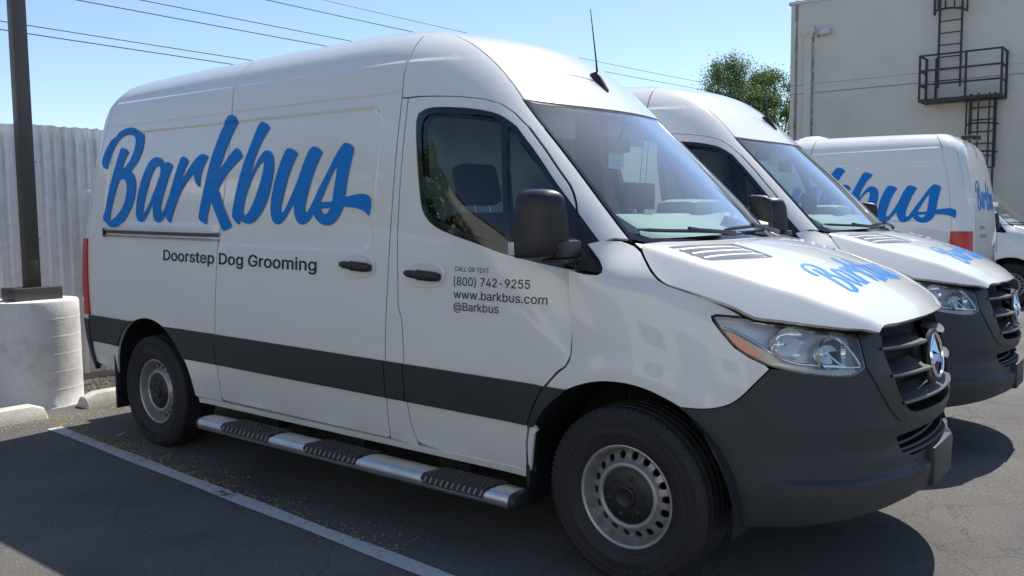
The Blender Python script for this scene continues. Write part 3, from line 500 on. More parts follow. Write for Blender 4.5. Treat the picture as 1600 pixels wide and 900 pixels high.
def text_mesh(body, size, bold=0., spacing=1.0):
    """outlines of a line of type, filled contour by contour so that overlapping strokes stay solid"""
    cu = bpy.data.curves.new('t', 'FONT'); cu.body = body
    if FONT: cu.font = FONT
    cu.size = size; cu.space_character = spacing; cu.resolution_u = 4; cu.fill_mode = 'NONE'
    o = bpy.data.objects.new('t', cu); COL.objects.link(o); bpy.context.view_layer.update()
    me = o.evaluated_get(bpy.context.evaluated_depsgraph_get()).to_mesh()
    P = np.array([v.co[:2] for v in me.vertices]); nb = {}
    for e in me.edges:
        i, j = e.vertices; nb.setdefault(i, []).append(j); nb.setdefault(j, []).append(i)
    seen = set(); loops = []
    for i in range(len(P)):
        if i in seen or i not in nb: continue
        lp = [i]; seen.add(i); cur = min(nb[i], key=lambda q: (q != i+1, q))
        while cur not in seen:
            seen.add(cur); lp.append(cur); nx = [q for q in nb[cur] if q not in seen]
            if not nx: break
            cur = nx[0]
        if len(lp) > 2: loops.append(P[lp])
    o.to_mesh_clear(); bpy.data.objects.remove(o); bpy.data.curves.remove(cu)
    big = max(loops, key=lambda l: abs(area(l))); sg = np.sign(area(big))
    outs = [[l] for l in loops if np.sign(area(l)) == sg]
    for h in loops:
        if np.sign(area(h)) != sg:
            c = [g for g in outs if inside(g[0], h[:1])[0]]
            if c: min(c, key=lambda g: abs(area(g[0]))).append(h)
    V = []; F = []; n = 0
    for g in outs:
        if bold: g = [inset(g[0], -bold)] + [inset(h, bold) for h in g[1:]]
        v2, T, L = tri_poly([[tuple(q) for q in l] for l in g], [], [], size*2)
        V.append(v2); F += [tuple(int(i) + n for i in t) for t in T]; n += len(v2)
    return np.concatenate(V), F
def decal(name, chart, uvs_faces, mat, parent, off=.0022, mirror=False, layer=0.):
    """flat print laid on a chart; uvs_faces = list of (uv array, faces)"""
    fn = CHARTS[chart]; V = []; F = []; n = 0
    for li, (uv, fc) in enumerate(uvs_faces):
        P = fn(uv[:, 0], uv[:, 1]); N = chart_normals(fn, uv, FLIP[chart]); P = P + N*(off + layer*li)
        if mirror: P = P*np.array([1, -1, 1]); N = N*np.array([1, -1, 1])
        for f in fc:
            a, b, c = P[f[0]], P[f[1]], P[f[2]]
            if np.cross(b-a, c-a) @ N[f[0]] < 0: f = tuple(f)[::-1]
            F.append(tuple(i+n for i in f))
        V.append(P); n += len(P)
    return mesh(name, np.concatenate(V), F, mat, parent)

# ---------------------------------------------------------------- the van
BANDS = [q for a, b in ((1.345, 1.405), (1.465, 1.535), (2.08, 2.24), (2.325, 2.42)) for q in np.arange(a, b, .006)]
EXU = [q for c in (-4.24, -1.47) for q in np.arange(c-.03, c+.031, .008)]
PAINT = [M['paint'], M['gap_shade']]
G = .0040                                   # half of a panel gap
S_TOP = 2.6
def dense_side(pts, n=4, closed=True):
    """refine a side-chart outline along straight lines in space"""
    P = side(np.array([q[0] for q in pts]), np.array([q[1] for q in pts])); out = []; m = len(pts)
    for i in range(m if closed else m-1):
        a, b = P[i], P[(i+1) % m]
        for k in range(n): out.append(to_side(a + (b-a)*k/n))
    if not closed: out.append(to_side(P[-1]))
    return out
def cutx(tbl):
    f = pchip([q[0] for q in tbl], [q[1] for q in tbl]); return lambda s: float(f(s))
cut_rear = cutx([(.38, -2.878), (.68, -2.875), (.92, -2.857), (1.2, -2.832), (1.45, -2.818), (1.7, -2.806), (2.1, -2.806), (2.4, -2.83), (2.7, -2.85)])
cut_slide = cutx([(.38, -1.386), (.63, -1.378), (.83, -1.367), (1.09, -1.350), (1.28, -1.339), (1.55, -1.335), (1.9, -1.34), (2.15, -1.343), (2.35, -1.356), (2.7, -1.40)])
def col(f, a, b, n=24): return [(f(s), s) for s in np.linspace(a, b, n)]
mould_t = lambda x: .808 - .0105*(x + .4)
mould_b = lambda x: mould_t(x) - .198

def logo_parts(fmap, ex=((), ()), eh=.03):
    out = []
    for grp in DATA['logo']:
        loops = [smooth_poly(l, 2, 48) for l in grp]
        loops = [[fmap(q) for q in l] for l in loops]
        o = np.asarray(loops[0]); uv, T, L = tri_poly(loops, lines(o[:, 0].min(), o[:, 0].max(), .06, ex[0]), lines(o[:, 1].min(), o[:, 1].max(), .05, ex[1]), eh)
        out.append((uv, [tuple(t) for t in T]))
    return out
def text_parts(body, size, u0, v0, slope=0., bold=0., sx=1.0, sgn=1, spacing=1.0):
    V, F = text_mesh(body, size, bold, spacing)
    return (np.stack([u0 + sgn*V[:, 0]*sx, v0 + V[:, 1] + slope*V[:, 0]*sx], 1), F)

def make_van():
    van = empty('cargo_van')
    # ---- load-bay side, sliding door, pillar, front door (right), then the same shapes mirrored to the left
    xb = lambda z: float(X_R(z)) + .100
    rear_edge = [(xb(z) if z < 2.3 else max(xb(min(z, 2.3)), -4.60 + (z-2.0)*.42), z) for z in np.linspace(.50, S_TOP, 26)]
    ax, az, ar = -3.645, .395, .477
    bottom = [(xb(.5), .50), (-4.40, .492), (ax - ar*math.cos(math.radians(8)), .445)] + arc(ax, az, ar, 172, 2, 26) + [(-3.150, .40)]
    rear_in = [(x + .145, z) for x, z in rear_edge]
    corner_loop = rear_edge[::-1] + rear_in
    bottom = [(rear_in[0][0], .50)] + bottom[1:]
    side_loop = [(q[0], q[1]) for q in bottom] + col(cut_rear, .40, S_TOP, 30) + rear_in[::-1][:-1]
    side_loop = side_loop[1:] + side_loop[:1]
    slide_loop = col(cut_rear, .425, S_TOP, 30)[::-1] + [(cut_rear(.42) + .02, .412), (cut_slide(.42) - .02, .404)] + col(cut_slide, .415, S_TOP, 30)
    door = smooth_poly(dense_side(DATA['door'], 3), 2, 40)
    iR = [i for i, q in enumerate(DATA['door']) if q[1] < .52][0]
    door_rear = [q for q in DATA['door'][:iR+1]]
    pil = [(-1.2976, 2.1443)] + [tuple(q) for q in DATA['door'][1:11]]
    bp_loop = [(cut_slide(s), s) for s in np.linspace(2.15, .405, 26)] + [(-1.19, .395)] + pil[::-1]
    frame = smooth_poly(dense_side(smooth_poly(DATA['winframe'], 1, 35), 2), 1, 35)
    wq = np.linspace(0, len(WS_X)-1, 40); wsS = [to_side(top(x, y)) for x, y in zip(np.interp(wq, range(len(WS_X)), WS_X), -np.interp(wq, range(len(WS_X)), WS_Y))]
    seamS = [to_side(top(x, y)) for x, y in ((-1.22, -.600), (-1.1455, -.6119), (-1.04, -.6197), (-.954, -.6253), (-.868, -.634), (-.80, -.645), (-.7371, -.660))]
    ui = 29
    upper = dense_side(DATA['door'][ui+1:] + [(-1.2976, 2.1443)], 3, False)[:-1]
    pillar_loop = [(cut_slide(2.149), 2.149)] + [(cut_slide(s), s) for s in np.linspace(2.2, S_TOP, 14)] + seamS + wsS + \
        [tuple(q) for q in DATA['pillarseam'][::-1][1:]] + [tuple(q) for q in DATA['sail'][:2][::-1]][1:] + [tuple(q) for q in upper] + [(-1.2976, 2.1443)]
    for mir in (False, True):
        nm = 'rear_side_panel' if not mir else 'rear_side_panel'
        panel(nm, 'side', [side_loop], PAINT, van, hu=.055, hv=.08, ex_u=EXU, ex_v=BANDS, gap=G, mirror=mir)
        panel('corner_pillar', 'side', [corner_loop], PAINT, van, hu=.03, hv=.08, gap=.002, mirror=mir)
        sd = panel('sliding_door' if not mir else 'centre_side_panel', 'side', [slide_loop], PAINT, van, hu=.055, hv=.08, ex_u=EXU, ex_v=BANDS, gap=G, mirror=mir)
        panel('door_pillar', 'side', [bp_loop], PAINT, van, hu=.06, hv=.08, gap=G, mirror=mir)
        fd = panel('front_door', 'side', [door, frame], PAINT, van, hu=.07, hv=.06, gap=G, mirror=mir, edge=.04)
        panel('roof_pillar', 'side', [pillar_loop], PAINT, van, hu=.035, hv=.03, edge=.03, gap=G, mirror=mir, ex_v=[q for q in BANDS if q > 2.1])
        # door glass with its black surround
        g1 = smooth_poly(dense_side(smooth_poly(DATA['glass1'], 1, 60), 2), 1, 60); g2 = smooth_poly(dense_side(smooth_poly(DATA['glass2'], 1, 70), 2), 1, 70)
        panel('window_surround', 'side', [inset(frame, -.002), g1, g2], [M['gloss_black'], M['gloss_black']], fd, hu=.06, hv=.06, off=-.004, lip=.03, lip2=.02, edge=.04, mirror=mir)
        panel('window_glass', 'side', [inset(g1, -.004)], M['glass2'], fd, hu=.08, hv=.08, off=-.012, lip=0, mirror=mir)
        panel('quarter_glass', 'side', [inset(g2, -.004)], M['glass2'], fd, hu=.08, hv=.08, off=-.012, lip=0, mirror=mir)
        panel('mirror_sail', 'side', [smooth_poly(DATA['sail'], 1, 50)], [M['plastic2'], M['plastic2']], van, hu=.04, hv=.04, off=.004, lip=.012, edge=.03, mirror=mir)
        # charcoal rubbing strips, one per panel
        def strip(x0, x1, f0=None, f1=None, par=van):
            n = max(3, int((x1-x0)/.12)); xs = np.linspace(x0, x1, n)
            lp = [(x, mould_b(x)) for x in xs] + [(x, mould_t(x)) for x in xs[::-1]]
            if f0: lp = f0
            panel('side_moulding', 'side', [lp], [M['plastic'], M['plastic']], par, hu=.12, hv=.035, off=.011, lip=.014, lip2=.004, gap=G, edge=.05, mirror=mir)
        aL = lambda z, s: ax + s*math.sqrt(max(0, (ar+.004)**2 - (z-az)**2))
        n = 10
        zt_, zb_ = mould_t(-4.2), mould_b(-4.2)
        strip(0, 1, [(x, mould_b(x)) for x in np.linspace(-4.452, aL(zb_, -1), 8)] + [(aL(z, -1), z) for z in np.linspace(zb_, zt_, n)][1:] + [(x, mould_t(x)) for x in np.linspace(-4.452, aL(zt_, -1), 8)][::-1][1:])
        zt_, zb_ = mould_t(-3.1), mould_b(-3.1)
        strip(0, 1, [(aL(z, 1), z) for z in np.linspace(zt_, zb_, n)] + [(cut_rear(mould_b(-2.87)), mould_b(-2.87)), (cut_rear(.8), mould_t(-2.87))])
        strip(cut_rear(.72) + 0, cut_slide(.72), None, None, sd)
        strip(cut_slide(.72), -1.237)
        dl = [(x, mould_b(x)) for x in np.linspace(-1.238, -.4700, 9)] + [(-.452, .655), (-.4381, .6874), (-.4026, .7547), (-.3723, .8034)] + [(x, mould_t(x)) for x in np.linspace(-.42, -1.236, 9)]
        strip(0, 1, dl, None, fd)
        # lower sill strip
        sl = [(x, .368) for x in np.linspace(-3.13, -.50, 12)] + [(x, .400 - .0) for x in np.linspace(-.50, -3.13, 12)]
        panel('sill', 'side', [sl], PAINT, van, hu=.2, hv=.03, off=.004, lip=.05, lip2=.0, mirror=mir)
        sgn = -1 if not mir else 1
        # door handles: shallow bowl plate and grip bar
        for par, (xa, xbn, zz) in ((sd, (-1.680, -1.445, 1.289)), (fd, (-1.203, -.968, 1.260))):
            if mir and par is sd: continue
            y0 = float(side(.5*(xa+xbn), zz)[1])
            mb = MB(); xc, hw = .5*(xa+xbn), .5*(xbn-xa)
            ring = 28; rows = [(1.12, .000), (1.0, .001), (.86, -.009), (.6, -.020), (.25, -.024)]
            V = []; F = []
            for r, dep in rows:
                for k in range(ring):
                    t = 2*math.pi*k/ring; cx = math.copysign(abs(math.cos(t))**.8, math.cos(t)); cz = math.copysign(abs(math.sin(t))**.8, math.sin(t))
                    p = side(xc + cx*hw*r, zz + cz*.058*r); V.append((p[0], -sgn*(p[1] - (.0015 if dep >= 0 else 0) ) + sgn*dep*1.0 if False else sgn*(-p[1] + .002 + (0 if dep >= 0 else .0)), p[2]))
            # plate lies just proud of the skin; the bowl shading comes from its domed grip cover
            for i in range(len(rows)-1):
                for k in range(ring): F.append((i*ring+k, i*ring+(k+1) % ring, (i+1)*ring+(k+1) % ring, (i+1)*ring+k))
            F.append(tuple((len(rows)-1)*ring + k for k in range(ring)))
            if sgn < 0: F = [f[::-1] for f in F]
            # push rows into a dish
            V2 = []
            for i, v in enumerate(V):
                r = rows[i//ring][0]; V2.append((v[0], v[1] + sgn*(.004*math.exp(-((r-1.0)/.09)**2) - 0), v[2]))
            pl = mesh('door_handle', V2, F, M['paint'], par)
            hb = MB(); yb = sgn*(abs(y0) + .022)
            n = 14; prof = []
            for i in range(n+1):
                u = i/n; xx = xa + .006 + (xbn - xa - .012)*u; w = (.020 if u < .38 else .025)*(1 - .35*abs(2*u-1)**6)
                if .36 < u < .46: w = .027
                bow = .016*(1 - (2*u-1)**2); prof.append((xx, yb + sgn*bow*.6, zz - .002 - .012*(u-.5), w))
            V = []; F = []
            for xx, yy, zc, w in prof:
                for k in range(10):
                    t = 2*math.pi*k/10; V.append((xx, yy + .014*math.cos(t), zc + w*math.sin(t)))
            for i in range(n):
                for k in range(10): F.append((i*10+k, i*10+(k+1) % 10, (i+1)*10+(k+1) % 10, (i+1)*10+k))
            F += [tuple(range(10))[::-1], tuple(n*10+k for k in range(10))]
            hb.add(V, F)
            hb.build('grip', M['plastic2'], pl)
        # backing behind the gaps
        bl = [(-4.6, .52)] + [(-4.14, .52)] + arc(ax, az, ar+.03, 165, 5, 16) + [(-3.13, .44), (-1.30, .44), (-1.30, 2.50), (-4.5, 2.50)]
        panel('side_liner', 'side', [bl], M['dark'], van, hu=.3, hv=.2, off=-.034, lip=0, edge=.15, mirror=mir)
        panel('door_trim', 'side', [inset(door, .03), inset(frame, -.02)], M['dash'], fd, hu=.12, hv=.12, off=-.075, lip=0, edge=.08, mirror=mir)
        panel('door_liner', 'side', [inset(door, -.02), frame], M['trim_grey'], fd, hu=.12, hv=.12, off=-.034, lip=0, edge=.08, mirror=mir)
    # ---- roof, rear
    seam_y = lambda x: float(np.interp(x, [-4.6, -1.45, -1.22, -1.1455, -1.04, -.954, -.868, -.80, -.7371], [float(-side(-4.5, S_TOP)[1]), float(-side(-1.45, S_TOP)[1]), .600, .6119, .6197, .6253, .634, .645, .660]))
    xs = list(np.linspace(-4.44, -1.3, 22)) + [-1.22, -1.1455, -1.04, -.954, -.868, -.80, -.7371]
    sy = [(-side(x, S_TOP)[1] if x < -1.25 else seam_y(x)) for x in xs]
    head = [(HEAD_X(y), y) for y in np.linspace(.655, -.655, 22)]
    roof_loop = [(x, -y) for x, y in zip(xs, sy)] + head[::-1] + [(x, y) for x, y in zip(xs[::-1], sy[::-1])]
    rf = panel('roof', 'top', [roof_loop], PAINT, van, hu=.07, hv=.08, gap=G, edge=.07, ex_u=[-1.2, -1.1, -1.0, -.95, -.9, -.85, -.8])
    panel('roof_tail', 'top', [[(-4.545, -.48), (-4.50, -.70), (-4.42, -.765), (-4.30, -.775), (-4.30, .775), (-4.42, .765), (-4.50, .70), (-4.545, .48)]], PAINT, rf, hu=.03, hv=.05, off=-.005, lip=0, edge=.05)
    for mir in (False, True):
        yl = lambda z: -(float(W_Z(z)) - .058)
        zs = np.linspace(.52, 2.34, 20)
        dl = [(yl(z) + .055, z) for z in zs] + [(-.30, 2.415), (-.004, 2.43), (-.004, .52)]
        rd = panel('rear_door', 'rear', [dl], PAINT, van, hu=.1, hv=.1, gap=G, off=.002, mirror=mir)
        cp = [(yl(z) - .006, z) for z in np.linspace(.52, 2.36, 20)] + [(-.30, 2.50), (-.0, 2.52), (-.0, 2.43), (-.30, 2.415)] + [(yl(z) + .055, z) for z in zs[::-1]]
        panel('rear_frame', 'rear', [cp], PAINT, van, hu=.06, hv=.08, gap=.001, off=.001, mirror=mir)
        zb2 = np.linspace(.55, 2.34, 16)
        panel('rear_inner_skin', 'rear', [[(-(float(W_Z(z)) - .024 - .05*max(0, z-2.1)), z) for z in zb2] + [(-.45, 2.44), (-.45, .55)]], M['paint'], van, hu=.06, hv=.08, off=-.007, lip=0, edge=.06, mirror=mir)
        panel('side_inner_skin', 'side', [[(float(X_R(z)) + .052 + .10*max(0, z-2.1), z) for z in np.linspace(.55, 2.56, 18)] + [(-4.30, 2.56), (-4.30, .55)]], M['paint'], van, hu=.04, hv=.08, off=-.009, lip=0, edge=.06, mirror=mir)
        # tail lamp wraps the corner
        zl = np.linspace(.850, 1.395, 12)
        a = [(-4.430 - .03*(z-.85), z) for z in zl]; b = [(xb(z) - .012, z) for z in zl[::-1]]
        tl = panel('tail_lamp', 'side', [b + a], [M['red'], M['red']], van, hu=.03, hv=.06, off=.012, lip=.02, lip2=0, mirror=mir)
        panel('lamp_lens', 'rear', [[(yl(z) - .012, z) for z in zl] + [(yl(z) + .062, z) for z in zl[::-1]]], [M['red'], M['red']], tl, hu=.03, hv=.06, off=.012, lip=.02, lip2=0, mirror=mir)
        # rear bumper corner
        bz = np.linspace(.45, .812, 8)
        bc = panel('rear_bumper_corner', 'side', [[(-4.448 + (z < .6)*(.6-z)*.15, z) for z in bz][::-1] + [(xb(z) - .02, z) for z in bz]], [M['plastic'], M['plastic']], van, hu=.04, hv=.05, off=.016, lip=.03, lip2=.0, mirror=mir)
        panel('bumper_corner', 'rear', [[(yl(z) - .02, z) for z in bz] + [(-.55, z) for z in bz[::-1]]], [M['plastic'], M['plastic']], bc, hu=.06, hv=.05, off=.016, lip=.03, lip2=.0, mirror=mir)
        s = -1 if not mir else 1
        mb = MB()
        for z in (1.72,): hy = s*(float(W_Z(z)) - .060); mb.box((-4.675, hy-.014, z-.030), (-4.615, hy+.014, z+.030), .005)
        mb.build('door_hinge', M['paint'], rd)
    MB().box((-4.80, -.55, .46), (-4.64, .55, .56), .015).build('rear_bumper_step', M['plastic'], van)
    MB().box((-4.755, -.10, .99), (-4.71, -.02, 1.03), .006).build('rear_handle', M['plastic2'], van)
    cb = MB(); cb.box((-4.51, -.07, 2.485), (-4.37, .07, 2.535), .01); cb.box((-4.57, -.05, 2.47), (-4.50, .05, 2.53), .01); cb.build('rear_camera', M['plastic2'], van)
    vt = MB(); vt.lathe([(.0, .075), (.10, .07), (.18, .045), (.22, .0)], (-2.6, 0, 2.55), 24, 'z'); vt.build('roof_vent', M['bulk'], van)
    # ---- windscreen
    e = [(x, -y) for x, y in zip(WS_X, WS_Y)]
    base = [(BASE_X(y), y) for y in np.linspace(-.745, .745, 20)]
    ws_loop = [tuple(q) for q in e] + base[1:-1] + [(x, -y) for x, y in e[::-1]] + head[1:-1]
    band = inset(ws_loop, .024)
    band = [((min(x, HEAD_X(y) + .0) if False else (x + (-.010 if x < HEAD_X(y)+.10 else -.012 if x > BASE_X(y) - .10 else 0))), y) for x, y in band]
    wsx = panel('windscreen', 'top', [ws_loop, band], [M['gloss_black'], M['gloss_black']], van, hu=.05, hv=.06, gap=G, lip=.01, lip2=.01, off=-.003, edge=.05)
    panel('windscreen_glass', 'top', [inset(band, -.002)], M['glass'], wsx, hu=.07, hv=.07, off=-.004, lip=0, edge=.05)
    # cowl below the screen
    cw = [(BASE_X(y) - .02, y) for y in np.linspace(-.745, .745, 20)]
    V = []; F = []
    for x, y in cw:
        z0 = float(top(np.array(x), np.array(y))[2]) - .012; V += [(x, y, z0), (x + .06, y, min(z0 - .03, float(hood(x + .10, y)[2]) - .035)), (x + .26, y, float(hood(x + .10, y)[2]) - .10)]
    for i in range(len(cw)-1):
        for k in range(2): F.append((3*i+k, 3*i+k+1, 3*i+3+k+1, 3*i+3+k))
    mesh('cowl', V, F, M['plastic2'], van)
    # ---- bonnet
    ho = [tuple(q) for q in DATA['hood_out']]
    right = smooth_poly(ho, 1, 40, closed=False)
    lip = [(ho[-1][0] + .003, ho[-1][1] + .03), (.879, -.4455), (.9041, -.3392), (.9223, -.1986), (.930, -.08)]
    backe = [(BASE_X(y) + .020, y) for y in np.linspace(.66, -.66, 16)]
    lip = smooth_poly(lip + [(.9315, 0.)], 2, 80, closed=False)[:-1]
    h_loop = right + lip + [(x, -y) for x, y in lip[::-1]] + [(x, -y) for x, y in right[::-1]] + backe
    vent = smooth_poly(DATA['vent'], 2, 60); vent2 = [(x, -y) for x, y in vent]
    tov = lambda l: [(x, y/float(K_Y(x))) for x, y in l]
    vl = [q*s_ for s_ in (-1, 1) for q in (.93, .95, .965, .975, .985, .995, 1.005, 1.015, 1.025, 1.035, 1.05, 1.07)]
    hd = panel('bonnet', 'hoodv', [tov(resample(inset(h_loop, .0035), .03)), tov(inset(vent, -.0035)), tov(inset(vent2, -.0035))], PAINT, van, hu=.045, hv=.06, lip=.022, lip2=.02, edge=.035, ex_v=vl)
    for vv, s in ((vent, 1), (vent2, -1)):
        vp = panel('bonnet_vent', 'hood', [inset(vv, .003)], [M['vent_dark'], M['vent']], hd, hu=.05, hv=.05, off=-.008, lip=.01, lip2=0)
        q = np.asarray(vv); a = np.array([.045, -.655*s]); 
        # three raised louvres across the vent
        for k in range(3):
            f = .18 + .30*k
            p0 = np.array([.078 + f*.19, (-.705 - .03*f)*s]); p1 = np.array([.208 + f*.18, (-.362 - .02*f)*s])
            pts = []
            for t in np.linspace(.03, .97, 7):
                x, y = p0 + (p1-p0)*t; P = hood(x, y); pts.append((P[0], P[1], P[2] - .009))
            MB().tube(pts, [.010, .014, .015, .015, .015, .014, .008], 8).build('louvre', M['vent'], vp)
        for k in range(3):
            f = .33 + .30*k; mb = MB()
            for t in np.linspace(.05, .95, 22):
                x, y = np.array([.078 + f*.19, (-.705 - .03*f)*s])*(1-t) + np.array([.208 + f*.18, (-.362 - .02*f)*s])*t; P = hood(x, y)
                mb.box((P[0]-.018, P[1]-.0025, P[2]-.014), (P[0]+.018, P[1]+.0025, P[2]-.004))
            mb.build('mesh_bars', M['vent'], vp, smooth=False)
    # ---- front wings, bumper, lamps, grille (wrap chart, both sides)
    acx, acz, acr = -.012, .368, .490
    def arc_t(z_or_pts): return z_or_pts
    arch_w = smooth_poly([tuple(q) for q in DATA['archline']], 2, 80, closed=False)
    hc = [tuple(q) for q in DATA['hoodcut']]; lamp = [tuple(q) for q in DATA['lamp']]; bl = smooth_poly([tuple(q) for q in DATA['bumpline']], 2, 80, closed=False)
    # door edge in the wrap chart
    def x2t(x, z):
        lo, hi = -.35, .3
        for _ in range(40):
            m = .5*(lo+hi)
            if float(wrap(m, z)[0]) < x: lo = m
            else: hi = m
        return .5*(lo+hi)
    fd_front = [(x2t(x, z), z) for x, z in DATA['door'] if x > -.50 and z < 1.30 and not (x < -.45 and z > 1.0)]
    fd_front = smooth_poly(fd_front, 2, 70, closed=False)
    wing = [(x2t(-.030, 1.405), 1.408)] + hc + [(lamp[2][0] + .0005, lamp[2][1] + .0015)] + [tuple(q) for q in lamp[1::-1]] + [tuple(q) for q in lamp[:14:-1]] + bl + arch_w[1:-1] + \
        [(x2t(acx - math.sqrt(acr**2 - (z-acz)**2), z), z) for z in (.72, .66, .62)] + [(-.076, .60), (-.083, .578), (-.090, .45), (-.0984, .372), (x2t(-.489, .372), .372)] + \
        [q for q in fd_front if q[1] > .36] + [(x2t(x, z), z) for x, z in DATA['sail'][:0:-1]] + [(x2t(-.1426, 1.4357), 1.434), (x2t(-.09, 1.44), 1.43)]
    lampS = smooth_poly(lamp, 1, 45)
    bump_up = [bl[-1]] + bl[-2::-1] + [tuple(q) for q in lamp[14:8:-1]]
    gout = [tuple(q) for q in DATA['grille_out']]; gin = [tuple(q) for q in DATA['grille_in']]
    ik = [tuple(q) for q in DATA['intake']]
    bumper = [tuple(q) for q in DATA['arch2'][::-1]] + bump_up + [g for g in gout[3:] if g[0] < .97] + [(.9999, .7065)] + \
        [(.9999, .664), (ik[1][0], .662), (ik[0][0]+.004, .656), (ik[7][0], .612), (ik[6][0], .585), (ik[5][0], .562), (.90, .566), (.9999, .572)] + \
        [(.9999, .412), (.90, .410), (.7837, .400), (.6802, .380), (.5499, .358), (.4436, .340), (.3334, .330)]
    BM = [M['plastic'], M['plastic']]
    gtop = [(.69, 1.082), (.74, 1.085), (.80, 1.092), (.90, 1.10), (.9999, 1.10)]
    ginc = [g for g in gin if g[0] < .97] + [(.9999, .731)]
    surround = [gout[0]] + [g for g in gout[1:] if g[0] < .97] + [(.9999, .708)] + ginc[::-1] + [tuple(gin[0]), (gin[0][0] - .006, 1.078), (gin[0][0] - .018, 1.085), (gout[0][0] + .012, 1.083)]
    for mir in (False, True):
        panel('front_wing', 'wrap', [wing], PAINT, van, hu=.03, hv=.035, edge=.03, gap=.0035, mirror=mir)
        bp = panel('front_bumper', 'wrap', [bumper], BM, van, hu=.025, hv=.03, edge=.03, gap=.0008, lip=.03, lip2=.03, mirror=mir, ex_v=[.50, .505, .51, .515, .52, .525, .53])
        gr = panel('grille_surround', 'wrap', [surround], [M['plastic2'], M['plastic2']], van, hu=.03, hv=.03, edge=.03, off=.004, lip=.05, lip2=.02, mirror=mir)
        panel('grille_back', 'wrap', [[(.70, 1.09), (.71, .72), (.9999, .70), (.9999, 1.10)]], M['dark'], gr, hu=.05, hv=.06, off=-.10, lip=0, mirror=mir)
        panel('intake_floor', 'wrap', [[(.76, .69), (.76, .54), (.9999, .54), (.9999, .69)]], M['dark'], bp, hu=.05, hv=.03, off=-.11, lip=0, mirror=mir)
        s = -1 if not mir else 1
        tc = [(.835, .485), (.868, .485), (.868, .535), (.835, .535)]
        panel('tow_cover', 'wrap', [smooth_poly(resample(tc, .008), 1, 100), inset(smooth_poly(resample(tc, .008), 1, 100), .0022)], M['gap_shade'], bp, hu=.02, hv=.02, edge=.01, off=.0012, lip=0, mirror=mir)  # flat dark ring painted for the shaded gap round the cover
        # intake ledges
        mb = MB()
        for zz, d0, d1 in ((.572, -.002, -.11), (.590, -.02, -.11), (.608, -.045, -.11), (.626, -.065, -.11)):
            ts = np.linspace(.80, .9999, 12); A = wrap(ts, zz+0*ts); N = chart_normals(wrap, np.stack([ts, zz+0*ts], 1), False)
            Va = []; 
            for p, n in zip(A, N):
                for d, h in ((d0, 0), (d0 - .004, .010), (d1, .012)): q = p + n*d; Va.append((q[0], q[1]*(-s if False else 1)*(1 if not mir else -1), q[2] + h))
            mb.add(Va, [(3*i+k, 3*i+k+1, 3*i+3+k+1, 3*i+3+k) for i in range(11) for k in range(2)])
        mb.build('intake_ledge', M['plastic'], bp)
        # slats: sloping blade with a pale front edge
        for zz, t0 in ((1.005, .728), (.898, .7486), (.787, .788)):
            ts = np.linspace(t0 - .004, .9999 if zz < .80 else .93, 16); A = wrap(ts, zz+0*ts); N = chart_normals(wrap, np.stack([ts, zz+0*ts], 1), False)
            my = 1 if not mir else -1
            Va = []; Vb = []
            for p, n in zip(A, N):
                for d, h in ((.004, -.006), (.008, .000), (.004, .007), (-.004, .010), (-.085, .052), (-.085, .045), (-.01, -.012)):
                    q = p + n*d; Va.append((q[0], q[1]*my, q[2] + h))
                for d, h in ((.0045, -.009), (.0115, -.002), (.0105, .004), (.0035, .0075)):
                    q = p + n*d; Vb.append((q[0], q[1]*my, q[2] + h))
            sl = MB().add(Va, [(7*i+k, 7*i+(k+1) % 7, 7*i+7+(k+1) % 7, 7*i+7+k) for i in range(15) for k in range(7)]).build('grille_slat', M['plastic'], gr)
            MB().add(Vb, [(4*i+k, 4*i+k+1, 4*i+4+k+1, 4*i+4+k) for i in range(15) for k in range(3)]).build('slat_trim', M['trimgrey'], sl)
        # vertical flank inside the opening
        # head lamp
        hl = panel('headlamp', 'wrap', [lampS, inset(lampS, .006)], [M['gloss_black'], M['gloss_black']], van, hu=.02, hv=.02, edge=.025, off=.0, lip=.02, lip2=.06, mirror=mir)
        panel('lamp_lens', 'wrap', [inset(lampS, .005)], M['lampglass'], hl, hu=.03, hv=.03, edge=.03, off=.003, lip=0, mirror=mir)
        inn = inset(lampS, .004)
        panel('lamp_housing', 'wrap', [inn], M['lampback'], hl, hu=.03, hv=.03, edge=.03, off=-.055, lip=0, mirror=mir)
        my = 1 if not mir else -1
        def wp(t, z, d):
            p = wrap(np.array([t]), np.array([z])); n = chart_normals(wrap, np.array([[t, z]]), False); q = (p + n*d)[0]; return Vector((q[0], q[1]*my, q[2]))
        LT = lambda t: lamp[0][0] + (t - .3276)*(lamp[9][0] - lamp[0][0])/.3624
        # reflector bowls
        for (t, z, r) in ((.475, 1.048, .082), (.585, 1.010, .084)):
            t = LT(t); c = wp(t, z, -.058); nrm = (wp(t, z, .0) - c).normalized(); nrm = (nrm*.6 + Vector((.8, 0, 0))).normalized()
            rot = nrm.to_track_quat('Z', 'Y').to_matrix().to_4x4(); rot.translation = c
            V = []; F = []; n = 24; pr = [(r, .060), (r*.93, .040), (r*.75, .018), (r*.5, .004), (r*.22, 0), (r*.20, .028), (r*.12, .034), (.001, .035)]
            for q in pr:
                for k in range(n): V.append(rot @ Vector((q[0]*math.cos(2*math.pi*k/n), q[0]*math.sin(2*math.pi*k/n)*.78, q[1])))
            for i in range(len(pr)-1):
                for k in range(n): F.append((i*n+k, i*n+(k+1) % n, (i+1)*n+(k+1) % n, (i+1)*n+k))
            MB().add([v[:] for v in V], F).build('reflector', M['reflector'], hl)
        panel('amber_reflector', 'wrap', [smooth_poly(DATA['amber'], 1, 60)], [M['amber'], M['amber']], hl, hu=.02, hv=.02, edge=.02, off=.001, lip=.02, lip2=0, mirror=mir)
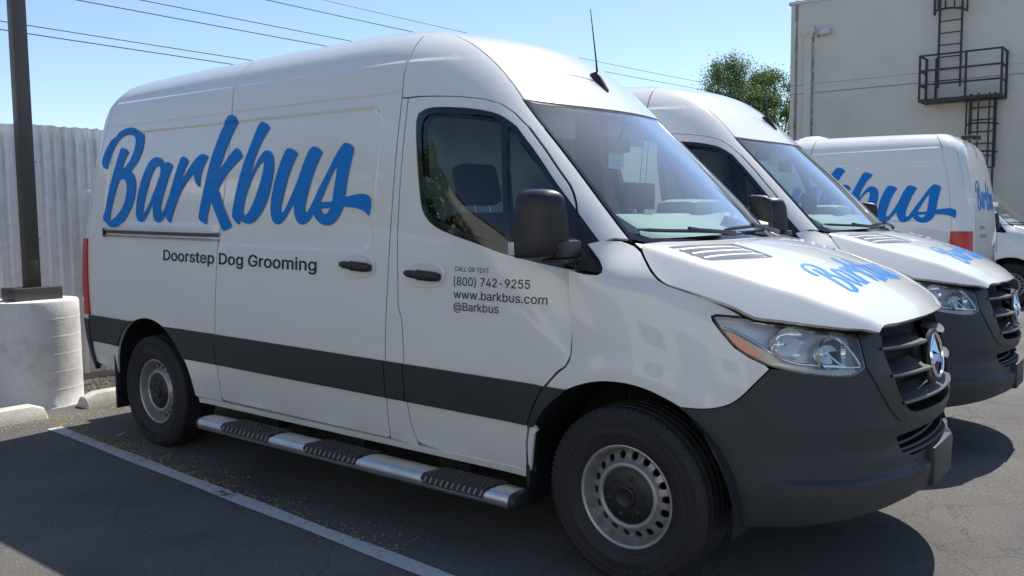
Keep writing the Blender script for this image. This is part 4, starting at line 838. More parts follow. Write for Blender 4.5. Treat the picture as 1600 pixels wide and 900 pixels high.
        # bright trim strips that sweep through the lamp
        for pts, r in (([(.345, 1.100), (.365, 1.092), (.40, 1.062), (.43, 1.025), (.465, .985), (.51, .965), (.57, .957), (.635, .948)], .0065), ([(.42, 1.127), (.48, 1.112), (.55, 1.094), (.61, 1.075), (.645, 1.045), (.665, .995), (.68, .952)], .004), ([(.56, 1.02), (.59, 1.0), (.615, .965), (.64, .947), (.678, .945)], .004)):
            MB().tube([wp(LT(t), z, -.014) for t, z in pts], r, 8).build('bright_trim', M['reflector'], hl)
        low = [(.452, .962), (.50, .950), (.57, .942), (.64, .935), (.668, .931), (.645, .919), (.608, .919), (.529, .934), (.468, .953)]
        panel('ribbed_strip', 'wrap', [[(LT(t), z) for t, z in low]], [M['clearplastic'], M['clearplastic']], hl, hu=.02, hv=.02, edge=.02, off=-.012, lip=.03, lip2=0, mirror=mir)
        mb = MB()
        for t in np.linspace(.47, .655, 26): mb.tube([wp(LT(t), .921 + .03*max(0, (.53-t)/.07)*.7, -.010), wp(LT(t), .944 + .015*max(0, (.53-t)/.07), -.010)], .0022, 5)
        mb.build('lamp_ribs', M['clearplastic'], hl)
        inner = [(.352, 1.098), (.37, 1.088), (.40, 1.06), (.43, 1.022), (.465, .982), (.45, .972), (.433, .969), (.40, .996), (.37, 1.03), (.348, 1.08)]
        panel('lamp_bezel', 'wrap', [[(LT(t), z) for t, z in inner]], [M['clearplastic'], M['clearplastic']], hl, hu=.02, hv=.02, edge=.02, off=-.016, lip=.02, lip2=0, mirror=mir)
        # wheel-arch liner, mudflap, wing moulding
        def warp_strip(): pass
        wm = [(x2t(x, z), z) for x, z in [(-.3723, .8034), (-.4026, .7547), (-.4381, .6874), (-.460, .640), (-.472, .606)]] + [(x2t(acx - math.sqrt(acr**2 - (.612-acz)**2), .612), .612)] + [(x2t(acx - math.sqrt(max(0, acr**2 - (z-acz)**2)), z), z) for z in (.66, .70, .74, .78)] + [(-.012, .803)]
        panel('wing_moulding', 'wrap', [wm], BM, van, hu=.02, hv=.04, off=.010, lip=.012, lip2=0, edge=.03, gap=.001, mirror=mir)
        for cx, cz, r in ((acx, acz, acr + .004), (ax, az, ar + .004)):
            mb = MB(); V = []; F = []; n = 28
            for i in range(n+1):
                t = math.radians(-8 + 196*i/n)
                for yy in (.965, .60): V.append((cx + r*math.cos(t), s*yy, cz + r*math.sin(t)))
                V.append((cx + .1*math.cos(t), s*.60, cz + .1*math.sin(t)))
            for i in range(n):
                for k in range(2): F.append((3*i+k, 3*i+k+1, 3*i+3+k+1, 3*i+3+k))
            mb.add(V, F).build('wheel_arch_liner', M['dark'], van)
        mf = MB(); mf.box((-4.150, -.15, .20), (-4.125, .15, .66), .010, Matrix.Translation((0, s*.84, 0))); mf.build('mudflap', M['plastic2'], van)
        mf = MB(); mf.box((-.505, -.14, .25), (-.480, .14, .60), .008, Matrix.Translation((0, s*.83, 0))); mf.build('mudflap', M['plastic2'], van)
    # star badge
    st = MB(); c0 = Vector((.948, 0, .931)); tilt = Matrix.Rotation(math.radians(-9), 4, 'Y'); R_ = .092
    ringp = []; n = 40; V = []; F = []
    for k in range(n):
        t = 2*math.pi*k/n
        for j in range(8):
            u = 2*math.pi*j/8; rr = R_ + .0075*math.cos(u); V.append((c0 + tilt @ Vector((.0085*math.sin(u)+.012, rr*math.cos(t), rr*math.sin(t))))[:])
    for k in range(n):
        for j in range(8): F.append((k*8+j, k*8+(j+1) % 8, ((k+1) % n)*8+(j+1) % 8, ((k+1) % n)*8+j))
    st.add(V, F)
    for k in range(3):
        a = math.radians(90 + 120*k); d = Vector((0, math.cos(a), math.sin(a))); q = Vector((0, -math.sin(a), math.cos(a)))
        P = [d*R_*.99, d*.022 + q*.021, d*.0, d*.022 - q*.021]; V = [(c0 + tilt @ (p + Vector((.004, 0, 0))))[:] for p in P] + [(c0 + tilt @ (d*.03*0 + Vector((.026, 0, 0))))[:], (c0 + tilt @ (d*R_*.97 + Vector((.012, 0, 0))))[:]]
        st.add(V, [(0, 1, 5), (1, 4, 5), (0, 5, 3), (3, 5, 4), (1, 2, 4), (2, 3, 4)])
    badge = st.build('star_badge', M['chrome'], van, auto=30)
    bb = MB(); bb.lathe([(.110, -.012), (.113, .004), (.102, .010), (.088, .004), (.0, .004)], (.944, 0, .931), 36, 'x'); bb.build('badge_disc', M['plastic2'], badge)
    pb = MB(); pb.box((.955, -.16, .405), (1.003, .16, .570), .012); pb.build('plate_bracket', M['plastic'], van)
    # ---- side lettering
    tb = .5*(DATA['text1'][0][1] + 0); tx0, tx1 = DATA['text1'][0][0], DATA['text1'][1][0]
    decal('logo_lettering', 'side', logo_parts(lambda q: q, (EXU, BANDS), .012), M['blue'], van, off=.0062)
    def fit_text(body, x0, x1, z0, h, slope, bold, sgn=1):
        V, F = text_mesh(body, 1.0, bold); w = V[:, 0].max() - V[:, 0].min(); V = V - [V[:, 0].min(), 0]
        sx = (x1-x0)/w; return (np.stack([x0 + V[:, 0]*sx, z0 + V[:, 1]*h + slope*V[:, 0]*sx], 1), F)
    decal('slogan_lettering', 'side', [fit_text('Doorstep Dog Grooming', -3.430, -1.892, 1.268, .128, -.0128, .014)], M['ink'], van)
    for q in (('CALL OR TEXT', -.892, -.686, 1.2835, .041, -.02, 0), ('(800) 742-9255', -.898, -.460, 1.2165, .076, .004, .004), ('www.barkbus.com', -.897, -.368, 1.1565, .076, -.003, .004), ('@Barkbus', -.897, -.626, 1.100, .074, .008, .004)): decal('contact_lettering', 'side', [fit_text(*q)], M['ink'], van)
    # left side: same logo, reading from the front towards the tail
    LX = lambda x: -5.99 - x
    decal('logo_lettering', 'side', logo_parts(lambda q: (LX(q[0]), q[1] - .0), (EXU, BANDS), .012), M['blue'], van, off=.0062, mirror=True)
    tp = fit_text('Doorstep Dog Grooming', -3.432, -1.890, 1.268, .128, -.0, .014); decal('slogan_lettering', 'side', [(np.stack([LX(tp[0][:, 0]), tp[0][:, 1]], 1), tp[1])], M['ink'], van, mirror=True)
    # bonnet logo (read from the front) and tail logo
    sc = .30; u0, v0 = -4.25, 1.80
    decal('logo_lettering', 'hood', logo_parts(lambda q: (.628 - (q[1] - v0)*HL_S, -.404 + (q[0] - u0)*HL_W)), M['blue'], hd, off=.0012)
    decal('logo_lettering', 'rear', logo_parts(lambda q: (.62 - (q[0] + 4.25)*.44, 1.62 + (q[1] - 1.45)*.48)), M['blue'], van, off=.004)
    t1 = text_mesh('Doorstep', .085); t2 = text_mesh('Dog Grooming', .085)
    decal('slogan_lettering', 'rear', [(np.stack([.60 - t1[0][:, 0], 1.42 + t1[0][:, 1]], 1), t1[1])], M['ink'], van, off=.004); decal('slogan_lettering', 'rear', [(np.stack([.60 - t2[0][:, 0], 1.32 + t2[0][:, 1]], 1), t2[1])], M['ink'], van, off=.004)
    # sliding-door rail
    rl = MB(); xs = np.linspace(-4.20, -2.825, 14)
    prof = [(.000, .026), (.010, .026), (.012, .020), (.004, .015), (-.012, .013), (-.014, .0), (-.012, -.013), (.006, -.016), (.014, -.020), (.012, -.026), (.0, -.027)]
    V = []; F = []
    for x in xs:
        zc = 1.432 - .012*(x + 3.5); y = float(side(x, zc)[1])
        for o_, h in prof: V.append((x, y - o_ - .004, zc + h))
    n = len(prof)
    for i in range(len(xs)-1):
        for k in range(n-1): F.append((i*n+k, (i+1)*n+k, (i+1)*n+k+1, i*n+k+1))
    rl.add(V, F); rail = rl.build('door_rail', M['alu'], van)
    ch = MB(); V = []; F = []
    for x in xs:
        zc = 1.432 - .012*(x + 3.5); y = float(side(x, zc)[1]); V += [(x, y - .0065, zc + .019), (x, y - .0062, zc - .004)]
    for i in range(len(xs)-1): F.append((2*i, 2*i+2, 2*i+3, 2*i+1))
    ch.add(V, F).build('rail_channel', M['rail_dark'], rail)
    ec = MB(); yy = float(side(-4.2, 1.44)[1]); ec.box((-4.212, yy - .018, 1.410), (-4.192, yy + .01, 1.470), .003); ec.build('rail_stop', M['plastic2'], rail)
    # ---- side step (both sides)
    for s in (-1, 1):
        stp = MB(); x0, x1 = -2.865, -.470; n = 20; prof = []
        for k in range(n):
            t = 2*math.pi*k/n; c, q = math.cos(t), math.sin(t); prof.append((math.copysign(abs(c)**.6, c)*.078, math.copysign(abs(q)**.7, q)*.038))
        xs = [x0, x0+.02] + list(np.linspace(x0+.1, x1-.1, 8)) + [x1-.02, x1]; V = []; F = []
        for x in xs:
            for a, b in prof: V.append((x, s*1.065 + a, .300 + b))
        for i in range(len(xs)-1):
            for k in range(n): F.append((i*n+k, i*n+(k+1) % n, (i+1)*n+(k+1) % n, (i+1)*n+k))
        stp.add(V, F); step = stp.build('side_step', M['alu'], van)
        for xe, d in ((x0, -1), (x1, 1)):
            V = []; F = []
            for j, (q, f) in enumerate(((0, 1.03), (.012, 1.03), (.030, .9), (.040, .55))):
                for a, b in prof: V.append((xe + d*q, s*1.065 + a*f, .300 + b*f))
            for i in range(3):
                for k in range(n): F.append((i*n+k, i*n+(k+1) % n, (i+1)*n+(k+1) % n, (i+1)*n+k))
            F.append(tuple(3*n+k for k in range(n))); MB().add(V, F).build('end_cap', M['plastic2'], step)
        for xa, xe in STEP_PADS:
            V = []; F = []; rows = [(-.0805, -.004), (-.0775, .018), (-.060, .0405), (.0, .0415), (.066, .0405)]
            m = 8
            for i in range(m+1):
                u = i/m; cutl = lambda k: 0
                for k, (a, b) in enumerate(rows):
                    skew = .035*(k/4)**1.5
                    xx = xa + .012*(k == 0) + (xe - xa - .05)*u + skew + .012*(1-2*u)*(k == 0); V.append((xx, s*(1.065 - a), .300 + b))
            r = len(rows)
            for i in range(m):
                for k in range(r-1): F.append((i*r+k, i*r+k+1, (i+1)*r+k+1, (i+1)*r+k))
            if s > 0: F = [f[::-1] for f in F]
            pad = MB().add(V, F).build('tread_pad', M['plastic2'], step)
            dm = MB()
            for i in range(11):
                xx = xa + .035 + (xe - xa - .10)*i/10
                dm.tube([(xx, s*1.1455, .304), (xx + .010, s*1.1365, .330)], [.0075, .0075], 6)
            dm.build('tread_slots', M['trimgrey'], pad)
            nb = MB()
            for i in range(14):
                for j in range(4):
                    xx = xa + .05 + (xe-xa-.10)*i/13 + .008*(j % 2); yy = 1.108 - j*.026
                    nb.box((xx-.007, s*yy-.007, .336), (xx+.007, s*yy+.007, .3445), .002)
            nb.build('tread_studs', M['plastic2'], pad)
        for xx in (-2.5, -1.75, -1.0):
            br = MB(); br.box((xx-.03, min(s*.75, s*1.03), .27), (xx+.03, max(s*.75, s*1.03), .31)); br.box((xx-.10, min(s*.84, s*.90), .295), (xx+.10, max(s*.84, s*.90), .40)); br.build('step_bracket', M['dark'], step, smooth=False)
    # ---- wheels
    for wx in (0., -3.665):
        for s in (-1, 1):
            make_wheel(van, wx, s)
    # ---- underbody and load bay
    ub = MB(); ub.box((-4.62, -.62, .30), (.52, .62, .46)); ub.box((-3.10, -.86, .36), (-.62, .86, .47)); ub.box((-4.60, -.90, .46), (-4.2, .90, .55)); ub.tube([(0, -.75, .37), (0, .75, .37)], .06, 8); ub.tube([(-3.665, -.75, .37), (-3.665, .75, .37)], .07, 8)
    ub.box((.2, -.60, .46), (.74, .60, 1.0)); ub.build('underbody', M['dark'], van, smooth=False)
    # ---- cab interior
    fl = MB(); fl.box((-1.45, -.88, .50), (-.52, .88, .56)); fl.box((-.55, -.62, .50), (-.20, .62, .56)); fl.box((-.25, -.62, .50), (-.20, .62, 1.1)); fl.build('cab_floor', M['dark'], van, smooth=False)
    bk = MB(); bk.box((-1.50, -.84, .56), (-1.46, -.36, 2.12)); bk.box((-1.50, .36, .56), (-1.46, .84, 2.12)); bk.box((-1.50, -.36, .56), (-1.46, .36, 2.12)); bk.build('partition', M['bulk'], van, smooth=False)
    db = MB()
    ys = np.linspace(-.86, .86, 16); V = []; F = []
    for y in ys:
        f = 1 - .35*(abs(y)/.86)**2
        for x, z in ((BASE_X(y*.8) - .06, 1.395), (-.12*f - .03, 1.470), (-.28*f - .05, 1.540), (-.40*f - .05, 1.525), (-.44*f - .05, 1.10), (-.30, .80)): V.append((x, y*(.76 if z > 1.3 else .98), z))
    for i in range(15):
        for k in range(5): F.append((6*i+k, 6*i+6+k, 6*i+6+k+1, 6*i+k+1))
    db.add(V, F); dash = db.build('dashboard', M['dash'], van)
    hb = MB(); hb.box((-.54, .24, 1.42), (-.28, .66, 1.615), .06); hb.build('instrument_hood', M['dash'], dash)
    mb = MB(); mb.box((-.335, -.42, 1.56), (-.310, -.15, 1.69), .008); mb.box((-.33, -.30, 1.45), (-.31, -.26, 1.58)); mb.build('dash_screen', M['plastic2'], dash)
    sw = MB(); c = Vector((-.52, .46, 1.28)); ax_ = Matrix.Rotation(math.radians(-62), 4, 'Y'); n = 28; V = []; F = []
    for k in range(n):
        t = 2*math.pi*k/n
        for j in range(6):
            u = 2*math.pi*j/6; rr = .19 + .014*math.cos(u); V.append((c + ax_ @ Vector((rr*math.cos(t), rr*math.sin(t), .014*math.sin(u))))[:])
    for k in range(n):
        for j in range(6): F.append((k*6+j, k*6+(j+1) % 6, ((k+1) % n)*6+(j+1) % 6, ((k+1) % n)*6+j))
    sw.add(V, F)
    for a in (90, 210, 330): sw.tube([c[:], (c + ax_ @ Vector((.19*math.cos(math.radians(a)), .19*math.sin(math.radians(a)), 0)))[:]], .016, 6)
    sw.lathe([(.06, .0), (.05, .03), (.0, .035)], c[:], 14, 'z'); sw.build('steering_wheel', M['plastic2'], van)
    for yy in (-.46, .46):
        seat = MB(); tl = Matrix.Translation((-1.02, yy, .95)) @ Matrix.Rotation(math.radians(-14), 4, 'Y')
        seat.box((-.09, -.25, .0), (.07, .25, .62), .06, tl); so = seat.build('cab_seat', M['seat'], van)
        MB().box((-1.08, yy-.26, .86), (-.50, yy+.26, 1.02), .06).build('seat_cushion', M['seat'], so)
        MB().box((-1.05, yy-.22, .56), (-.55, yy+.22, .87), .02).build('seat_base', M['dark'], so)
        hr = MB(); hr.box((-.055, -.145, .66), (.055, .145, .885), .05, tl); hr.build('headrest', M['seat'], so)
        hp = MB(); hp.tube([tl @ Vector((0, -.06, .60)), tl @ Vector((0, -.06, .68))], .008); hp.tube([tl @ Vector((0, .06, .60)), tl @ Vector((0, .06, .68))], .008); hp.build('headrest_post', M['alu'], so)
    rm = MB(); rm.box((-.60, -.17, 1.86), (-.57, .05, 1.94), .012); rm.tube([(-.575, -.06, 1.92), (-.53, -.06, 2.02)], .01); rm.build('rear_view_mirror', M['plastic2'], van)
    for yy in (-.36, .36):
        MB().box((-.80, yy-.20, 1.93), (-.78, yy+.20, 2.05), .006).build('sun_visor', M['dash'], van)
    hl_ = MB(); V = []; F = []
    for i, y in enumerate(np.linspace(-.66, .66, 10)):
        for x in (-.78, -1.0, -1.5): V.append((x, y, float(z_top(np.array(x), np.array(y))) - .05 if x > -.9 else 2.20))
    for i in range(9):
        for k in range(2): F.append((3*i+k, 3*i+k+1, 3*i+3+k+1, 3*i+3+k))
    hl_.add(V, F).build('headlining', M['bulk'], van)
    # ---- wipers
    for (ya, yb2, d0, d1), (aa, ab, e0, e1) in ((WIPER_A, WIPER_A2), (WIPER_B, WIPER_B2)):
        def onw(y, d, h):
            P = top(np.array(BASE_X(y) + d), np.array(y)); return (P[0] + h*.7, P[1], P[2] + h*.7)
        w = MB(); w.tube([onw(ya + (yb2-ya)*t, d0 + (d1-d0)*t, .014 + .004*math.sin(math.pi*t)) for t in np.linspace(0, 1, 12)], [.004] + [.009]*10 + [.004], 6)
        wo = w.build('wiper', M['plastic2'], van)
        a = MB(); a.tube([onw(aa + (ab-aa)*t, e0 + (e1-e0)*t, .030 - .006*t) for t in np.linspace(0, 1, 6)], [.014, .012, .010, .009, .008, .012], 6); a.build('wiper_arm', M['plastic2'], wo)
    # ---- roof antenna
    P = top(np.array(-.735), np.array(0.)); b = Vector(P.tolist())
    an = MB(); sl = math.atan(1.02)
    rot = Matrix.Translation(b) @ Matrix.Rotation(math.radians(42), 4, 'Y')
    V = []; F = []; n = 14
    for hh, fx, fy in ((-.005, 1, 1), (.010, .96, .9), (.024, .66, .62), (.040, .30, .42)):
        for k in range(n):
            t = 2*math.pi*k/n; V.append((rot @ Vector((.080*fx*math.cos(t) - (1-fx)*.05, .024*fy*math.sin(t), hh*.8)))[:])
    for i in range(3):
        for k in range(n): F.append((i*n+k, i*n+(k+1) % n, (i+1)*n+(k+1) % n, (i+1)*n+k))
    F.append(tuple(3*n+k for k in range(n))); an.add(V, F); ao = an.build('antenna', M['plastic2'], van)
    rb = rot @ Vector((-.05, 0, .035)); MB().tube([rb[:], (rb + Vector((-.006, 0, .06)))[:], (rb + Vector((-.042, -.0, .335)))[:]], [.0065, .0045, .0022], 6).build('antenna_whip', M['plastic2'], ao)
    # ---- door mirrors
    for s in (-1, 1): make_mirror(van, s)
    # blue masking tape left on the panes
    for s in (-1, 1):
        tp = [(-.545, 1.650), (-.475, 1.655), (-.478, 1.682), (-.548, 1.676)]
        panel('masking_tape', 'side', [tp], M['tape'], van, hu=.1, hv=.1, off=-.016, lip=0, mirror=(s > 0))
    return van

def make_mirror(van, s):
    # outline of the housing seen from the front, (y outward from the door, z)
    out = [(1.186, 1.372), (1.192, 1.42), (1.186, 1.50), (1.176, 1.585), (1.162, 1.626), (1.135, 1.644), (1.100, 1.647), (1.076, 1.638), (1.062, 1.605), (1.052, 1.53), (1.047, 1.45), (1.048, 1.375), (1.065, 1.360), (1.165, 1.358)]
    out = smooth_poly(out, 2, 80); c = np.mean(out, 0); n = len(out)
    V = []; F = []
    rows = [(-.075, .95), (-.070, 1.0), (-.02, 1.0), (.022, .97), (.046, .90), (.060, .76), (.066, .4)]
    for dx, f in rows:
        for y, z in out:
            yy = c[0] + (y - c[0])*f; zz = c[1] + (z - c[1])*f
            V.append((-.300 + dx + (1.14 - yy)*.55, s*yy, zz))
    for i in range(len(rows)-1):
        for k in range(n): F.append((i*n+k, i*n+(k+1) % n, (i+1)*n+(k+1) % n, (i+1)*n+k))
    F.append(tuple((len(rows)-1)*n+k for k in range(n)))
    if s > 0: F = [f[::-1] for f in F]
    bm = MB().add(V, F); o = bm.build('door_mirror', M['plastic2'], van, auto=50)
    gl = [(-.300 - .080 + (1.14 - (c[0] + (y-c[0])*.9))*.55, s*(c[0] + (y-c[0])*.9), c[1] + (z-c[1])*.9) for y, z in out]
    MB().add(gl, [tuple(range(n))]).build('mirror_glass', M['chrome'], o)
    ar = MB(); ar.box((-.315, min(s*.97, s*1.110), 1.362), (-.195, max(s*.97, s*1.110), 1.435), .015); ar.box((-.31, min(s*.97, s*1.10), 1.342), (-.20, max(s*.97, s*1.10), 1.360), .006); ar.build('mirror_arm', M['plastic2'], o)
    lp = MB(); lp.box((-.415, min(s*1.184, s*1.193), 1.376), (-.385, max(s*1.184, s*1.193), 1.430), .003); lp.build('turn_signal', M['clearplastic'], o)

WHEEL = {}
def make_wheel(van, wx, s):
    """tyre, steel rim pierced by round holes, black centre cap with lug bumps"""
    zc, yo = .372, .946                     # outer face of the rim flange
    if not WHEEL:
        rt = MB(); R_ = .380
        tp = [(.212, .0), (.222, .008), (.228, .0155), (.234, .0175), (.236, .0145), (.246, .019), (.270, .0275), (.274, .0295), (.278, .0285), (.306, .0315), (.309, .0350), (.3125, .0350), (.315, .0315), (.334, .029), (.338, .0315), (.344, .0300), (.347, .0255), (.358, .0195), (.368, .0105), (.3735, .0), (.3765, -.018), (.368, -.022), (.368, -.027), (.379, -.030), (.3805, -.062), (.371, -.065), (.371, -.071), (.3805, -.074), (.381, -.105), (.371, -.109), (.371, -.115), (.381, -.118), (.3805, -.145), (.371, -.149), (.371, -.155), (.380, -.158), (.376, -.188), (.366, -.212), (.33, -.225), (.28, -.222), (.22, -.20)]
        rt.lathe(tp, (0, 0, 0), 96, 'y', 1)
        V = np.array(rt.V)
        t2 = MB(); t2.V = rt.V; t2.F = rt.F; t2.I = rt.I
        # shoulder blocks
        for k in range(88):
            a = 2*math.pi*k/88; ca, sa = math.cos(a), math.sin(a); m4 = Matrix(((ca, 0, -sa, 0), (0, 1, 0, 0), (sa, 0, ca, 0), (0, 0, 0, 1)))
            t2.box((.358, -.012, -.0075), (.3755, .009, .0075), .002, m4)
        for k in range(120):
            a = 2*math.pi*k/120; ca, sa = math.cos(a), math.sin(a); m4 = Matrix(((ca, 0, -sa, 0), (0, 1, 0, 0), (sa, 0, ca, 0), (0, 0, 0, 1)))
            t2.box((.316, .0275, -.0022), (.333, .0322, .0022), 0, m4)
        for k0, n in ((8, 11), (52, 9), (92, 7)):                      # raised marks standing for the moulded sidewall lettering
            for j in range(n):
                a = 2*math.pi*(k0 + j*1.9)/120; ca, sa = math.cos(a), math.sin(a); m4 = Matrix(((ca, 0, -sa, 0), (0, 1, 0, 0), (sa, 0, ca, 0), (0, 0, 0, 1)))
                t2.box((.283, .026, -.0075), (.301, .0335, -.0035), 0, m4); t2.box((.283, .026, .0005), (.301, .0335, .0035), 0, m4); t2.box((.290, .026, -.0035), (.294, .0335, .0005), 0, m4)
        WHEEL['tyre'] = ('tyre', t2, M['rubber'])
        # raised sidewall band
        rim = MB()
        rim.lathe([(.2205, -.004), (.2205, .004), (.214, .006), (.206, .001), (.203, -.012), (.200, -.030), (.196, -.050), (.192, -.058)], (0, 0, 0), 64, 'y', 1)
        rim.lathe([(.197, -.05), (.19, -.19)], (0, 0, 0), 48, 'y', 1)
        # disc with 18 holes
        hole = []; nh = 18
        for k in range(nh):
            a = 2*math.pi*k/nh; hole.append([(.168*math.cos(a) + .0165*math.cos(t), .168*math.sin(a) + .0165*math.sin(t)) for t in np.linspace(0, 2*math.pi, 15)[:-1]])
        outer = [(.193*math.cos(t), .193*math.sin(t)) for t in np.linspace(0, 2*math.pi, 73)[:-1]]; innr = [(.148*math.cos(t), .148*math.sin(t)) for t in np.linspace(0, 2*math.pi, 65)[:-1]]
        prof = pchip([.10, .118, .126, .136, .146, .156, .18, .187, .194], [-.022, -.018, -.008, -.008, -.020, -.034, -.046, -.056, -.060])
        rim.lathe([(r_, float(prof(r_))) for r_ in (.148, .144, .140, .136, .132, .128, .124, .121, .116)], (0, 0, 0), 64, 'y', 1)
        dl = lambda u, v: np.stack([u, -prof(np.hypot(u, v)), v], -1)
        loops = [outer, innr] + hole; gl = []
        uv, T, L = tri_poly(loops, [], [], .02) if False else tri_poly(loops, np.linspace(-.195, .195, 36), np.linspace(-.195, .195, 36), .02)
        P = np.stack([uv[:, 0], prof(np.hypot(uv[:, 0], uv[:, 1])), uv[:, 1]], 1)
        rim.add([tuple(q) for q in P], [tuple(t)[::-1] for t in T])
        for l in L[2:]:
            b = [tuple(P[i]) for i in l]; nn = len(b); rim.add(b + [(x, y - .012, z) for x, y, z in b], [(i, (i+1) % nn, nn+(i+1) % nn, nn+i) for i in range(nn)])
        WHEEL['wheel'] = ('wheel', rim, M['steel'])
        cap = MB(); cap.lathe([(.120, -.024), (.118, -.014), (.108, -.008), (.070, -.002), (.048, .0), (.046, .008), (.040, .010), (.034, .006), (.0, .006)], (0, 0, 0), 40, 'y', 1)
        for k in range(6):
            a = 2*math.pi*(k+.5)/6; cx, cz = .082*math.cos(a), .082*math.sin(a); cap.lathe([(.012, -.008), (.011, .0005), (.008, .002), (.0, .002)], (cx, 0, cz), 10, 'y', 1)
        for k in range(3):
            a = math.pi/2 + 2*math.pi*k/3; d = Vector((math.cos(a), 0, math.sin(a))); q = Vector((-math.sin(a), 0, math.cos(a)))
            cap.add([(d*.031)[:], (q*.006)[:], (q*-.006)[:], (0, .012, 0)], [(0, 1, 3), (0, 3, 2)] )
            for i in range(len(cap.V)-4, len(cap.V)-1): cap.V[i] = (cap.V[i][0], .0075, cap.V[i][2])
        WHEEL['hub_cap'] = ('hub_cap', cap, M['plastic2'])
        bck = MB(); bck.lathe([(.19, -.10), (.0, -.10)], (0, 0, 0), 24, 'y', 1); WHEEL['brake_disc'] = ('brake_disc', bck, M['dark'])
    objs = {}
    for key in ('wheel', 'tyre', 'hub_cap', 'brake_disc'):
        nm, mb, mat = WHEEL[key]
        if (key, s) not in WHEEL:
            V = [(x*(1), s*y, z) for x, y, z in mb.V]; F = [f if s > 0 else f[::-1] for f in mb.F]
            o = mesh(nm, V, F, mat, None, True, None, 40); WHEEL[(key, s)] = o.data
        else: o = link_obj(nm, WHEEL[(key, s)])
        objs[key] = o
    w = objs['wheel']; w.parent = van; w.location = (wx, s*yo, zc); w.rotation_euler = (0, math.radians(17 if wx == 0 else 40), 0)
    for k in ('tyre', 'hub_cap', 'brake_disc'): objs[k].parent = w
def copy_tree(o, parent=None):
    c = o.copy(); COL.objects.link(c); c.parent = parent
    for ch in o.children: copy_tree(ch, c)
    return c

# ---------------------------------------------------------------- vans in the yard
GS = .0135                                   # the yard falls gently away beyond the first bay
def ground_z(y): return -GS*max(0., y - .95) if y < 30 else -GS*29.05
van1 = make_van()
tag(van1, 'nearest white van, whole side with blue script logo and side step in view', 'van', 'white liveried vans')
van2 = copy_tree(van1); van2.location = (-.076, 2.515, -.022); van2.rotation_euler = (-.010, 0, math.radians(1.26))
tag(van2, 'white van parked second, its cab and grille showing behind the nearest van', 'van', 'white liveried vans')
van3 = copy_tree(van1); van3.location = (-4.862, 7.482, -.105); van3.rotation_euler = (.012, 0, math.pi + math.radians(2.2))
tag(van3, 'white van backed in, red tail lamp and rear doors towards the right', 'van', 'white liveried vans')
van4 = copy_tree(van1); van4.location = (-.75, 14.2, ground_z(14.2) + .01); van4.rotation_euler = (-.012, 0, 0)
tag(van4, 'farthest white van, only its front corner and dark wheel arch show at right edge', 'van', 'white liveried vans')
# loose things in the cabs
def on_dash(x, y): return 1.385
pp = MB(); V = []; F = []
for i in range(6):
    for j in range(4):
        u, v = i/5, j/3; x = -.16 + .20*u - .10*v; y = .30 + .22*u*.5 + .26*v; V.append((x, y, 1.485 + .065*(1-u) + .018*v - .02))
for i in range(5):
    for j in range(3): F.append((4*i+j, 4*i+j+1, 4*i+5+j, 4*i+4+j))
paper = pp.add(V, F).build('paper_sheet', M['paper'], None); tag(paper, 'printed paper sheet lying on the dashboard of the nearest van', 'paper')
tv, tf = text_mesh('VEHICLE', .05); tw = MB()
for row in range(4):
    for (x, y) in []: pass
rows = []
for k, (ln, w) in enumerate(((0.2, .018), (.16, .010), (.19, .010), (.12, .010))):
    u0 = .15 + .2*k; a = [(-.16 + .20*u - .10*v, .30 + .11*u + .26*v, 1.489 + .065*(1-u) + .018*v - .02) for u, v in ((u0, .1), (u0+w*4, .1), (u0+w*4, .1+ln*3.5), (u0, .1+ln*3.5))]
    tw.add(a, [(0, 1, 2, 3)])
tw.build('printed_lines', M['ink'], paper, smooth=False)
tg = MB(); tg.box((-.605, -.120, 1.775), (-.600, .030, 1.865), .002); tg.tube([(-.602, -.045, 1.862), (-.590, -.045, 1.90), (-.602, -.030, 1.862)], .003, 5)
tagob = tg.build('mirror_tag', M['tagblue'], None); tag(tagob, 'blue numbered tag hanging from the rear view mirror of the nearest van', 'tag')
tv, tf = text_mesh('2221', .062, .0); mesh('tag_number', [(-.5985, -.112 + q[0], 1.792 + q[1]) for q in tv], tf, M['tape'], tagob, False)

